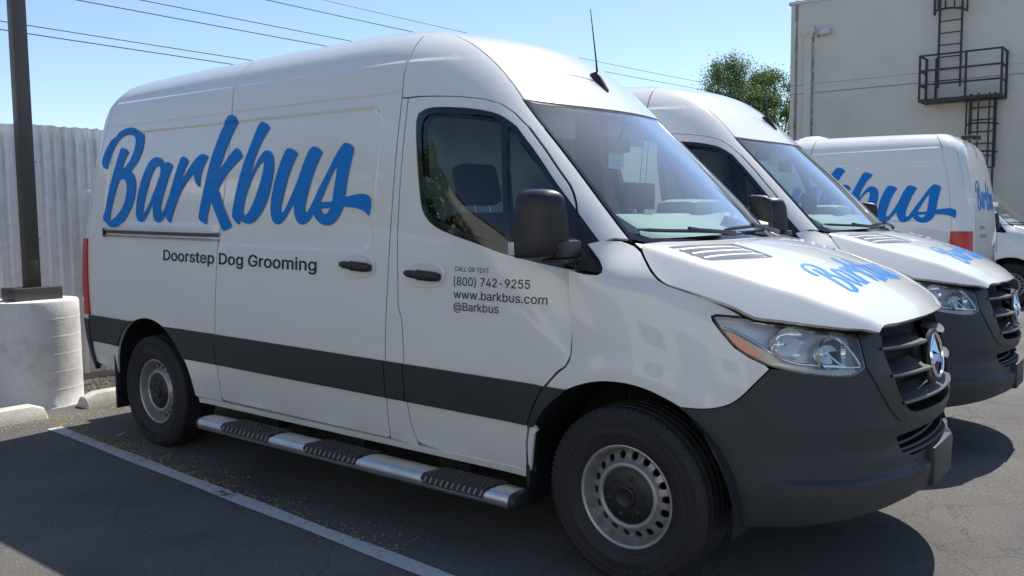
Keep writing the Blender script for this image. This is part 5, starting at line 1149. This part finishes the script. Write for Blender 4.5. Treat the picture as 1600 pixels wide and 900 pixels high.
# ---------------------------------------------------------------- ground
def asphalt_mat():
    m, nt, p = new_mat('aged_asphalt'); v = coords(nt)
    def noise(s, d=6., r=.6):
        n = node(nt, 'ShaderNodeTexNoise', Scale=s, Detail=d, Roughness=r); nt.links.new(v, n.inputs['Vector']); return n.outputs['Fac']
    big = ramp(nt, noise(.55, 5), [(.30, (.080, .077, .073)), (.52, (.125, .120, .112)), (.72, (.180, .172, .160))])
    fine = ramp(nt, noise(75, 5, .8), [(.32, (.30, .30, .30)), (.50, (.85, .85, .85)), (.64, (1.25, 1.24, 1.2)), (.76, (2.3, 2.2, 2.1))])
    mul = node(nt, 'ShaderNodeMix', data_type='RGBA', blend_type='MULTIPLY'); mul.inputs[0].default_value = .9; nt.links.new(big, mul.inputs[6]); nt.links.new(fine, mul.inputs[7])
    # cracks
    wob = node(nt, 'ShaderNodeTexNoise', Scale=2.2, Detail=7.0, Roughness=.65); nt.links.new(v, wob.inputs['Vector'])
    mx = node(nt, 'ShaderNodeMix', data_type='RGBA', blend_type='ADD'); mx.inputs[0].default_value = .45; nt.links.new(v, mx.inputs[6]); nt.links.new(wob.outputs['Color'], mx.inputs[7])
    vo = node(nt, 'ShaderNodeTexVoronoi', feature='DISTANCE_TO_EDGE', Scale=1.15); nt.links.new(mx.outputs[2], vo.inputs['Vector'])
    vo2 = node(nt, 'ShaderNodeTexVoronoi', feature='DISTANCE_TO_EDGE', Scale=3.4); nt.links.new(mx.outputs[2], vo2.inputs['Vector'])
    c1 = ramp(nt, vo.outputs['Distance'], [(0., (0, 0, 0)), (.003, (.25, .25, .25)), (.007, (1, 1, 1))])
    c2 = ramp(nt, vo2.outputs['Distance'], [(0., (.35, .35, .35)), (.010, (1, 1, 1))])
    msk = ramp(nt, noise(.8, 2), [(.50, (1, 1, 1)), (.58, (0, 0, 0))])
    c2m = mixc(nt, msk, c2, (1., 1., 1.))
    k1 = node(nt, 'ShaderNodeMix', data_type='RGBA', blend_type='MULTIPLY'); k1.inputs[0].default_value = .40; nt.links.new(mul.outputs[2], k1.inputs[6]); nt.links.new(c1, k1.inputs[7])
    k2 = node(nt, 'ShaderNodeMix', data_type='RGBA', blend_type='MULTIPLY'); k2.inputs[0].default_value = .40; nt.links.new(k1.outputs[2], k2.inputs[6]); nt.links.new(c2m, k2.inputs[7])
    oil = ramp(nt, noise(1.4, 3, .5), [(.60, (1, 1, 1)), (.72, (.62, .62, .64))])
    k3 = node(nt, 'ShaderNodeMix', data_type='RGBA', blend_type='MULTIPLY'); k3.inputs[0].default_value = .8; nt.links.new(k2.outputs[2], k3.inputs[6]); nt.links.new(oil, k3.inputs[7]); k2 = k3
    # pale dust flecks
    sp = node(nt, 'ShaderNodeTexVoronoi', Scale=26.0); nt.links.new(v, sp.inputs['Vector'])
    spk = ramp(nt, sp.outputs['Distance'], [(.0, (1, 1, 1)), (.035, (1, 1, 1)), (.06, (0, 0, 0))])
    fin = mixc(nt, spk, k2.outputs[2], (.20, .195, .185)); nt.links.new(fin, p.inputs['Base Color'])
    p.inputs['Roughness'].default_value = .88
    hb = node(nt, 'ShaderNodeMath', operation='MULTIPLY'); nt.links.new(noise(220, 2), hb.inputs[0]); nt.links.new(c1, hb.inputs[1])
    bump(nt, hb.outputs[0], .55, .006, p); return m
M['asphalt'] = asphalt_mat()
def stained(name, col, dark, rough=.85, s1=1.3, s2=40., bmp=.3, streak=None, amt=.5):
    m, nt, p = new_mat(name); v = coords(nt)
    n1 = node(nt, 'ShaderNodeTexNoise', Scale=s1, Detail=7.0, Roughness=.65); nt.links.new(coords(nt, streak) if streak else v, n1.inputs['Vector'])
    n2 = node(nt, 'ShaderNodeTexNoise', Scale=s2, Detail=4.0, Roughness=.6); nt.links.new(v, n2.inputs['Vector'])
    a = ramp(nt, n1.outputs['Fac'], [(.32, dark), (.50, col), (.75, tuple(min(1, c*1.08) for c in col))])
    b = ramp(nt, n2.outputs['Fac'], [(.3, (.78, .78, .78)), (.7, (1.08, 1.08, 1.08))])
    mu = node(nt, 'ShaderNodeMix', data_type='RGBA', blend_type='MULTIPLY'); mu.inputs[0].default_value = amt; nt.links.new(a, mu.inputs[6]); nt.links.new(b, mu.inputs[7])
    nt.links.new(mu.outputs[2], p.inputs['Base Color']); p.inputs['Roughness'].default_value = rough; bump(nt, n2.outputs['Fac'], bmp, .01, p); return m
M['concrete'] = stained('painted_concrete', (.74, .73, .70), (.56, .55, .52), .85, 3.4, 60, .22, amt=.55)
M['kerbstone'] = stained('cream_concrete', (.58, .56, .49), (.40, .37, .30), .85, 4., 60, .3)
M['stucco'] = stained('beige_stucco', (.68, .625, .54), (.60, .55, .475), .9, .35, 25, .12, amt=.2)
M['stucco2'] = stained('stained_joint', (.30, .28, .25), (.14, .13, .12), .95, 5., 30, .4)
M['galv'] = stained('galvanised_sheet', (.80, .785, .765), (.62, .60, .575), .42, 2.0, 14, .05, (1, 1, .25))
M['galv'].node_tree.nodes['Principled BSDF'].inputs['Metallic'].default_value = .2
M['bronze'] = plain('bronze_paint', (.065, .056, .050), .45, var=.15, vscale=3)
M['iron'] = plain('dark_iron', (.030, .031, .036), .55, var=.2)
M['gravel'] = stained('gravel_bed', (.12, .11, .10), (.05, .05, .045), .95, 12, 60, .8)
M['bark'] = stained('tree_bark', (.16, .13, .10), (.08, .06, .05), .95, 5, 30, .8)
M['offwhite'] = plain('off_white_paint', (.62, .61, .58), .6)
M['wire'] = plain('cable_black', (.05, .05, .055), .6)

def sheet(name, xs, ys, zf, mat, kind=None):
    V = [(x, y, zf(x, y)) for x in xs for y in ys]; n = len(ys)
    F = [(i*n+j, (i+1)*n+j, (i+1)*n+j+1, i*n+j+1) for i in range(len(xs)-1) for j in range(n-1)]
    o = mesh(name, V, F, mat, None, True)
    if kind: o['kind'] = kind
    return o
sheet('ground', [-400, -60, -20, -6.6, 0, 10, 60, 400], [-400, -60, -20, -5, .95, 4, 8, 14, 20, 30, 400], lambda x, y: ground_z(y), M['asphalt'], 'structure')
# gravel bed along the fence
gb = sheet('gravel_bed', np.linspace(-6.48, -5.46, 10), np.linspace(-4.0, 6.0, 60), lambda x, y: ground_z(y) + .006 + .012*math.sin(9*x+4*y)*math.sin(7*y), M['gravel'], 'structure')
rock = MB()
for k in range(2600):
    x = random.uniform(-6.45, -5.50); y = random.uniform(-1.6, 1.5); r = random.uniform(.010, .026); z = ground_z(y) + .012
    V = [(x + r*random.uniform(.7, 1.2)*a, y + r*random.uniform(.7, 1.2)*b, z + r*.42*c) for a, b, c in ((1, 0, 0), (-.5, .87, 0), (-.5, -.87, 0), (0, 0, 1), (.2, .1, -.4))]
    rock.add(V, [(0, 1, 3), (1, 2, 3), (2, 0, 3), (1, 0, 4), (2, 1, 4), (0, 2, 4)])
st = rock.build('gravel', M['gravel'], None, smooth=False); st['kind'] = 'stuff'; st['label'] = 'loose grey gravel along the foot of the fence'; st['category'] = 'gravel'
# painted bay line
def line_mat():
    m, nt, p = new_mat('worn_line_paint'); v = coords(nt); out = nt.nodes['Material Output']
    n = node(nt, 'ShaderNodeTexNoise', Scale=38., Detail=6., Roughness=.7); nt.links.new(v, n.inputs['Vector']); n2 = node(nt, 'ShaderNodeTexNoise', Scale=2.0, Detail=3.); nt.links.new(v, n2.inputs['Vector'])
    ad = node(nt, 'ShaderNodeMath', operation='ADD'); nt.links.new(n.outputs['Fac'], ad.inputs[0]); nt.links.new(n2.outputs['Fac'], ad.inputs[1])
    a = ramp(nt, ad.outputs[0], [(.36, (0, 0, 0)), (.44, (1, 1, 1))]); 
    mp = node(nt, 'ShaderNodeMapRange'); nt.links.new(ad.outputs[0], mp.inputs['Value']); mp.inputs['From Min'].default_value = .70; mp.inputs['From Max'].default_value = .86
    c = ramp(nt, n.outputs['Fac'], [(.3, (.42, .42, .41)), (.7, (.60, .60, .58))]); nt.links.new(c, p.inputs['Base Color']); p.inputs['Roughness'].default_value = .8
    tr = node(nt, 'ShaderNodeBsdfTransparent'); mx = node(nt, 'ShaderNodeMixShader'); nt.links.new(mp.outputs[0], mx.inputs[0]); nt.links.new(tr.outputs[0], mx.inputs[1]); nt.links.new(p.outputs[0], mx.inputs[2]); nt.links.new(mx.outputs[0], out.inputs['Surface']); return m
M['line'] = line_mat()
xs = np.linspace(-4.745, 3.2, 60); V = []; F = []
for i, x in enumerate(xs):
    yc = -1.160 - .051*(x + 4.78); w = .046 + .004*math.sin(5*x); V += [(x, yc - w, .004), (x, yc + w, .004)]
for i in range(59): F.append((2*i, 2*i+2, 2*i+3, 2*i+1))
bay = mesh('bay_line', V, F, M['line'], None); tag(bay, None, None, None, 'structure')
# yellow litter fallen along the line and the stops
M['litter'] = plain('yellow_litter', (.60, .42, .08), .9, var=.4, vscale=20)
lt = MB()
for k in range(2200):
    if k < 1300:
        x = random.choice([random.gauss(-3.7, .75), random.uniform(-4.9, -1.0)]); y = -1.160 - .051*(x+4.78) + random.choice([abs(random.gauss(.055, .03)), random.gauss(.12, .12)])
        if x < -4.95: continue
    else:
        x = random.gauss(-4.98, .09); y = random.uniform(-2.6, .4)
    r = random.uniform(.003, .0085); a = random.uniform(0, 6.3); c, s = math.cos(a)*r, math.sin(a)*r; z = ground_z(y) + .006
    lt.add([(x+c, y+s, z), (x-s*.6, y+c*.6, z+.003), (x-c, y-s, z+.001), (x+s*.6, y-c*.6, z+.004)], [(0, 1, 2, 3)])
o = lt.build('leaf_litter', M['litter'], None, smooth=False); o['kind'] = 'stuff'; o['label'] = 'yellow leaf litter scattered beside the painted bay line'; o['category'] = 'litter'
# ---- wheel stops
def wheel_stop(y0, y1, x, label):
    prof = [(.0, .0), (.012, .055), (.045, .108), (.075, .120), (.125, .120), (.155, .105), (.185, .05), (.195, .0)]
    V = []; F = []; ys = [y0, y0 + .012, y0 + .10] + list(np.linspace(y0 + .4, y1 - .4, 5)) + [y1 - .10, y1 - .012, y1]; n = len(prof)
    for i, y in enumerate(ys):
        e = min(i, len(ys)-1-i); h = (.35, .70, 1.0)[min(e, 2)]
        for a, b in prof: V.append((x - .0975 + (a - .0975)*(.92 if e == 0 else 1), y, b*h + random.uniform(-.0015, .0015) + .001))
    for i in range(len(ys)-1):
        for k in range(n-1): F.append((i*n+k, i*n+k+1, (i+1)*n+k+1, (i+1)*n+k))
    F += [tuple(range(n)), tuple((len(ys)-1)*n+k for k in range(n))[::-1]]
    o = MB().add(V, F).build('wheel_stop', M['kerbstone'], None, auto=30); tag(o, label, 'wheel stop', 'concrete wheel stops')
    for yy in (y0 + .35, y1 - .35): MB().lathe([(.016, 0), (.016, .003), (.0, .004)], (x - .0975, yy, .120), 10, 'z').build('bolt_head', M['iron'], o)
wheel_stop(-2.88, -1.05, -5.085, 'cream concrete wheel stop at the left edge, in front of the round pier')
wheel_stop(-.71, 1.12, -5.175, 'cream concrete wheel stop running behind the nearest rear wheel')
# ---- lamp post on its round concrete pier
pier = empty('lamp_post', (-5.77, -.835, 0))
tag(pier, 'dark square lamp post bolted onto a round white concrete pier', 'lamp post')
pm = MB(); prof = [(.352, 0), (.346, .01)]
for k in range(1, 6):
    z = .145*k; prof += [(.3445, z - .012), (.3446, z - .004), (.3453, z), (.3443, z + .003), (.3445, z + .016)]
prof += [(.344, .850), (.336, .870), (.0, .875)]
pm.lathe(prof, (0, 0, 0), 56, 'z'); pr = pm.build('concrete_pier', M['concrete'], pier, auto=60)
MB().box((-.135, -.19, .873), (.135, .185, .975), .006).build('base_cover', M['bronze'], pier)
MB().box((-.054, -.054, .97), (.054, .054, 6.2), .010).build('post', M['bronze'], pier)
MB().box((.0535, -.035, 1.04), (.0575, .035, 1.20), .001).build('hand_hole_cover', M['bronze'], pier)
hd_ = MB(); hd_.box((-.3, -.2, 6.18), (.75, .2, 6.34), .03); hd_.build('lamp_head', M['bronze'], pier)
# ---- corrugated fence
fence = empty('corrugated_fence', (-6.5, 0, 0)); tag(fence, 'galvanised corrugated metal fence behind the lamp post', 'fence')
def corr_sheet(y0, y1, z0, z1):
    V = []; F = []; y = y0; ys = []
    pitch = .099; pr_ = [(0, 0), (.040, 0), (.054, .034), (.078, .034), (.092, 0)]
    while y < y1:
        for a, b in pr_:
            if y + a < y1: ys.append((y + a, b))
        y += pitch
    ys.append((y1, 0)); zs = [z0, z0 + .02, (z0+z1)/2, z1]
    for yy, d in ys:
        for z in zs: V.append((d + random.uniform(-.002, .002), yy, z + (0 if z < z1 else random.uniform(-.006, .006))))
    for i in range(len(ys)-1):
        for k in range(3): F.append((4*i+k, 4*i+4+k, 4*i+5+k, 4*i+1+k))
    return V, F
y = -7.0; k = 0
while y < 7:
    w = .62 + .22*(k % 2); V, F = corr_sheet(y, min(7, y + w + .02), .06, 2.385 + .008*math.sin(k*2.1)); V = [(a + .004*(k % 2), b, c) for a, b, c in V]
    o = MB().add(V, F).build('metal_sheet', M['galv'], fence, auto=20)
    sc_ = MB()
    for zz in (.65, 1.35, 2.05): sc_.lathe([(.010, 0), (.008, .006), (0, .007)], (.03, y + .08, zz), 8, 'x')
    sc_.build('screws', M['iron'], o); y += w; k += 1
MB().box((-.10, -7, -.2), (-.03, 7, .34), .005).build('footing', M['concrete'], fence)
rb_ = MB()
for zz in (.7, 2.1): rb_.box((-.08, -7, zz-.04), (-.03, 7, zz+.04))
rb_.build('fence_rail', M['iron'], fence, smooth=False)
# ---- overhead cables (they run across the yard behind the fence)
for z0, sag, lab in ((4.80, .10, 'lowest pair, upper overhead cable crossing the sky at left'), (4.66, .10, 'lowest overhead cable crossing the sky at left'), (5.38, .12, 'overhead cable third from the bottom, meeting the van roof'), (5.60, .12, 'overhead cable fourth from the bottom, meeting the van roof'), (6.12, .14, 'second highest overhead cable, passing behind the roof and reappearing right'), (6.40, .14, 'highest overhead cable, passing behind the roof and reappearing right')):
    pts = [(-14, yy, z0 + (sag*((yy-9)/14)**2 if yy > 9 else .0 + .06*((yy-9)/14)**2)) for yy in np.linspace(-14, 62, 40)]
    tag(MB().tube(pts, .0085, 5).build('overhead_cable', M['wire'], None), lab, 'cable', 'overhead cables')
# ---- building
Yb = 21.27; bld = empty('warehouse', (0, Yb, ground_z(Yb))); gz = ground_z(Yb); tag(bld, 'tall beige stucco warehouse wall with iron ladder and balcony at right', 'building')
def bz(z): return z - gz
wl = MB(); wl.box((-7.80, .0, 0), (14, 14, bz(7.47))); wl.build('wall', M['stucco'], bld, smooth=False)
MB().box((-7.86, -.05, bz(7.47)), (14.05, 14.05, bz(7.56)), .01).build('parapet_cap', M['offwhite'], bld)
bandm = MB(); bandm.box((-7.05, -.018, bz(4.93)), (14, -.002, bz(5.17)), .004); bandm.build('wall_band', M['stucco'], bld, smooth=False)
jm = MB(); jm.box((-7.06, -.020, bz(4.915)), (14, -.003, bz(4.93))); jm.box((-7.06, -.014, bz(5.17)), (14, -.003, bz(5.18))); jm.box((-7.80, -.012, bz(4.915)), (-7.10, -.003, bz(4.93))); jm.box((-7.80, -.012, bz(5.17)), (-7.10, -.003, bz(5.18))); jm.build('joint_line', M['stucco2'], bld, smooth=False)
vj = MB()
z = 0
while z < bz(7.45):
    h = random.uniform(.12, .35); w = random.uniform(.025, .06); vj.box((-7.62 - w, -.012, z), (-7.62 + w*.6, -.003, z + h)); z += h
vj.build('wall_joint', M['stucco2'], bld, smooth=False)
ds = MB(); ds.box((-7.36, -.12, 0), (-7.16, -.01, bz(6.50)), .01); ds.build('downspout', M['stucco'], bld)
hp = MB(); hp.add([(-7.43, -.20, bz(6.78)), (-7.06, -.20, bz(6.78)), (-7.06, 0, bz(6.78)), (-7.43, 0, bz(6.78)), (-7.37, -.13, bz(6.48)), (-7.15, -.13, bz(6.48)), (-7.15, 0, bz(6.48)), (-7.37, 0, bz(6.48)), (-7.43, -.20, bz(6.62)), (-7.06, -.20, bz(6.62)), (-7.06, 0, bz(6.62)), (-7.43, 0, bz(6.62))], [(0, 1, 2, 3), (0, 8, 9, 1), (1, 9, 10, 2), (0, 3, 11, 8), (8, 4, 5, 9), (9, 5, 6, 10), (11, 7, 4, 8)]); hp.build('downspout_head', M['stucco'], bld, smooth=False)
sj = MB(); z = 0
while z < bz(6.5):
    h = random.uniform(.10, .30); w = random.uniform(.012, .045); sj.box((-7.15, -.014, z), (-7.15 + w, -.002, z + h)); z += h + random.uniform(0, .1)
sj.build('rust_joint', M['stucco2'], bld, smooth=False)
wlamp = MB(); wlamp.box((-6.92, -.16, bz(6.50)), (-6.62, -.0, bz(6.70)), .03); wo = wlamp.build('wall_lamp', M['offwhite'], bld); MB().box((-6.88, -.19, bz(6.53)), (-6.66, -.155, bz(6.67)), .012).build('lamp_glass', M['clearplastic'], wo)
MB().box((-7.02, -.05, bz(6.46)), (-6.96, -.0, bz(6.54)), .01).build('junction_box', M['stucco2'], bld)
# iron balcony, ladders, cage
bal = empty('iron_balcony', (0, Yb, 0)); tag(bal, 'black iron balcony bracketed on the beige warehouse wall', 'balcony')
x0, x1, zf, d = -4.10, -2.22, 4.42, .72
MB().box((x0, -d, zf - .10), (x1, -.02, zf - .02)).build('floor_plate', M['iron'], bal, smooth=False)
for xx, yy in ((x0, -d), (x1, -d), (x0, -.04), (x1, -.04), (-3.02, -d), (-3.86, -.04)):
    MB().box((xx - .025, yy - .025, zf - .1), (xx + .025, yy + .025, zf + 1.10)).build('post', M['iron'], bal, smooth=False)
for zz in (.34, .70, 1.08):
    MB().box((x0, -d - .022, zf + zz - .022), (x1, -d + .022, zf + zz + .022)).build('rail', M['iron'], bal, smooth=False)
    for xx in (x0, x1): MB().box((xx - .02, -d, zf + zz - .02), (xx + .02, -.03, zf + zz + .02)).build('rail', M['iron'], bal, smooth=False)
def ladder(label, xa, xb_, z0, z1, yy, rungs=.305):
    l = empty('wall_ladder', (0, Yb, 0)); tag(l, label, 'ladder', 'iron wall ladders')
    for xx in (xa, xb_): MB().box((xx - .022, yy - .03, z0), (xx + .022, yy + .03, z1)).build('stile', M['iron'], l, smooth=False)
    z = z0 + .18
    while z < z1: MB().tube([(xa, yy, z), (xb_, yy, z)], .017, 6).build('rung', M['iron'], l); z += rungs
    return l
lu = ladder('upper iron ladder rising from the balcony into a hooped cage', -3.79, -3.26, 4.72, 8.3, -.16)
for zz in (6.62, 7.25, 7.9):
    MB().tube([(-3.525 + .38*math.cos(t), -.16 - .62*math.sin(t) if math.sin(t) > 0 else -.16, zz) for t in np.linspace(0, math.pi, 14)], .026, 6).build('cage_hoop', M['iron'], lu)
for t in np.linspace(0, math.pi, 7): MB().box((-.02, -.012, 6.6), (.02, .012, 8.3), 0, Matrix.Translation((-3.525 + .38*math.cos(t), -.16 - .62*math.sin(t), 0))).build('cage_bar', M['iron'], lu, smooth=False)
ll = ladder('lower iron ladder dropping from the balcony behind the backed-in van', -2.98, -2.44, .6, 4.5, -.16)
for zz in (3.0, 3.7, 4.35):
    MB().tube([(-2.71 + .36*math.cos(t), -.16 - .55*math.sin(t), zz) for t in np.linspace(0, math.pi, 14)], .024, 6).build('cage_hoop', M['iron'], ll)
for t in (.35, .9, 1.57, 2.2, 2.8): MB().box((-.02, -.012, 2.6), (.02, .012, 4.45), 0, Matrix.Translation((-2.71 + .36*math.cos(t), -.16 - .55*math.sin(t), 0))).build('cage_bar', M['iron'], ll, smooth=False)
# ---- trees
def leaf_mat(name, a, b):
    m, nt, p = new_mat(name); v = coords(nt); out = nt.nodes['Material Output']
    n = node(nt, 'ShaderNodeTexNoise', Scale=1.3, Detail=5.); nt.links.new(v, n.inputs['Vector']); c = ramp(nt, n.outputs['Fac'], [(.35, a), (.65, b)])
    nt.links.new(c, p.inputs['Base Color']); p.inputs['Roughness'].default_value = .55
    t = node(nt, 'ShaderNodeBsdfTranslucent'); nt.links.new(c, t.inputs['Color']); mx = node(nt, 'ShaderNodeMixShader'); mx.inputs[0].default_value = .3
    nt.links.new(p.outputs[0], mx.inputs[1]); nt.links.new(t.outputs[0], mx.inputs[2]); nt.links.new(mx.outputs[0], out.inputs['Surface']); return m
M['leaf'] = leaf_mat('leaf_green', (.085, .150, .035), (.230, .300, .080)); M['leaf2'] = leaf_mat('leaf_grey_green', (.105, .165, .060), (.250, .310, .130))
def tree(x, y, h, rad, lab, mat, nclump=70, nleaf=130, seed=1, leaf=.16, group='trees beyond the yard', low=.42):
    R2 = random.Random(seed); z0 = ground_z(y); root = empty('tree', (x, y, z0)); tag(root, lab, 'tree', group)
    tk = MB(); top_ = Vector((R2.uniform(-.3, .3), R2.uniform(-.3, .3), h*.55)); tk.tube([(0, 0, -.1), (top_*.5 + Vector((.1, 0, 0)))[:], top_[:]], [h*.028, h*.022, h*.016], 8)
    centres = []
    for k in range(nclump):
        t = R2.random(); z = h*(low + (1-low)*t); rr = rad*(math.sin(math.pi*min(1, .18 + .82*(t*.95)))**.6)*(.35 + .75*R2.random()**.6); a = R2.uniform(0, 6.283); c = Vector((rr*math.cos(a), rr*math.sin(a), z)); centres.append((c, R2.uniform(.35, .75)*rad*.42))
    for c, r in centres[:26]:
        b = top_*R2.uniform(.55, 1.0); m = (b + c)*.5 + Vector((0, 0, -.06*h*R2.random())); tk.tube([b[:], m[:], c[:]], [h*.009, h*.006, h*.002], 5)
    tk.build('trunk', M['bark'], root)
    V = []; F = []
    for c, r in centres:
        for i in range(nleaf):
            q = Vector((R2.gauss(0, .5), R2.gauss(0, .5), R2.gauss(-.1, .48)))*r + c; dn = Vector((R2.gauss(0, .6), R2.gauss(0, .6), -R2.random()*1.2)).normalized(); sd = dn.cross(Vector((R2.gauss(0, 1), R2.gauss(0, 1), R2.gauss(0, 1)))).normalized(); L = leaf*R2.uniform(.6, 1.3); w = L*.26
            n = len(V); V += [q[:], (q + dn*L*.45 + sd*w)[:], (q + dn*L)[:], (q + dn*L*.45 - sd*w)[:]]; F.append((n, n+1, n+2, n+3))
    cr = mesh('crown', V, F, mat, root, False); return root
tree(-15.4, 33.8, 8.75, 1.9, 'taller feathery tree in the gap left of the warehouse', M['leaf2'], 80, 380, 3, .10)
tree(-13.9, 35.1, 8.2, 1.75, 'rounder green tree beside the warehouse corner', M['leaf'], 88, 420, 5, .10)

# ---- across the yard, behind the photographer: a sunlit unit added to bounce light onto the van side, trees and a parked van, all mirrored in the paintwork and panes
M['cream'] = stained('cream_render', (.80, .77, .70), (.72, .69, .62), .9, .5, 20, .3); M['shutter'] = plain('grey_shutter', (.30, .31, .33), .5, metal=.2); M['roofgrey'] = plain('roof_trim', (.20, .19, .18), .7)
unit = empty('opposite_unit', (0, -17, 0)); tag(unit, 'low cream industrial unit added across the yard to bounce sunlight, seen only mirrored in the van doors', 'building')
MB().box((-48, -8, 0), (34, 0, 8.2)).build('wall', M['cream'], unit, smooth=False)
MB().box((-48.1, -8.1, 8.2), (34.1, .12, 8.5), .02).build('parapet', M['roofgrey'], unit)
for k, x in enumerate(range(-44, 30, 9)):
    sh = MB()
    for j in range(16): sh.box((x, .003, .25*j), (x + 3.8, .03 + .02*(j % 2), .25*j + .24))
    sh.build('roller_door', M['shutter'], unit, smooth=False)
    MB().box((x + 5.2, .002, 1.2), (x + 7.6, .04, 2.9), .01).build('window', M['gloss_black'], unit)
tree(-13.5, -14.2, 8.2, 2.4, 'broad leafy tree across the yard, mirrored in the nearest passenger window', M['leaf'], 70, 110, 21, .24, 'trees opposite', .22)
tree(-19.5, -14.4, 9.0, 2.4, 'taller leafy tree across the yard, left of the mirrored broad tree', M['leaf'], 60, 100, 22, .26, 'trees opposite', .22)
van5 = copy_tree(van1); van5.location = (-13.5, -11.9, 0); van5.rotation_euler = (0, 0, math.radians(4)); tag(van5, 'white van parked across the yard, seen only mirrored in the nearest doors', 'van', 'white liveried vans')
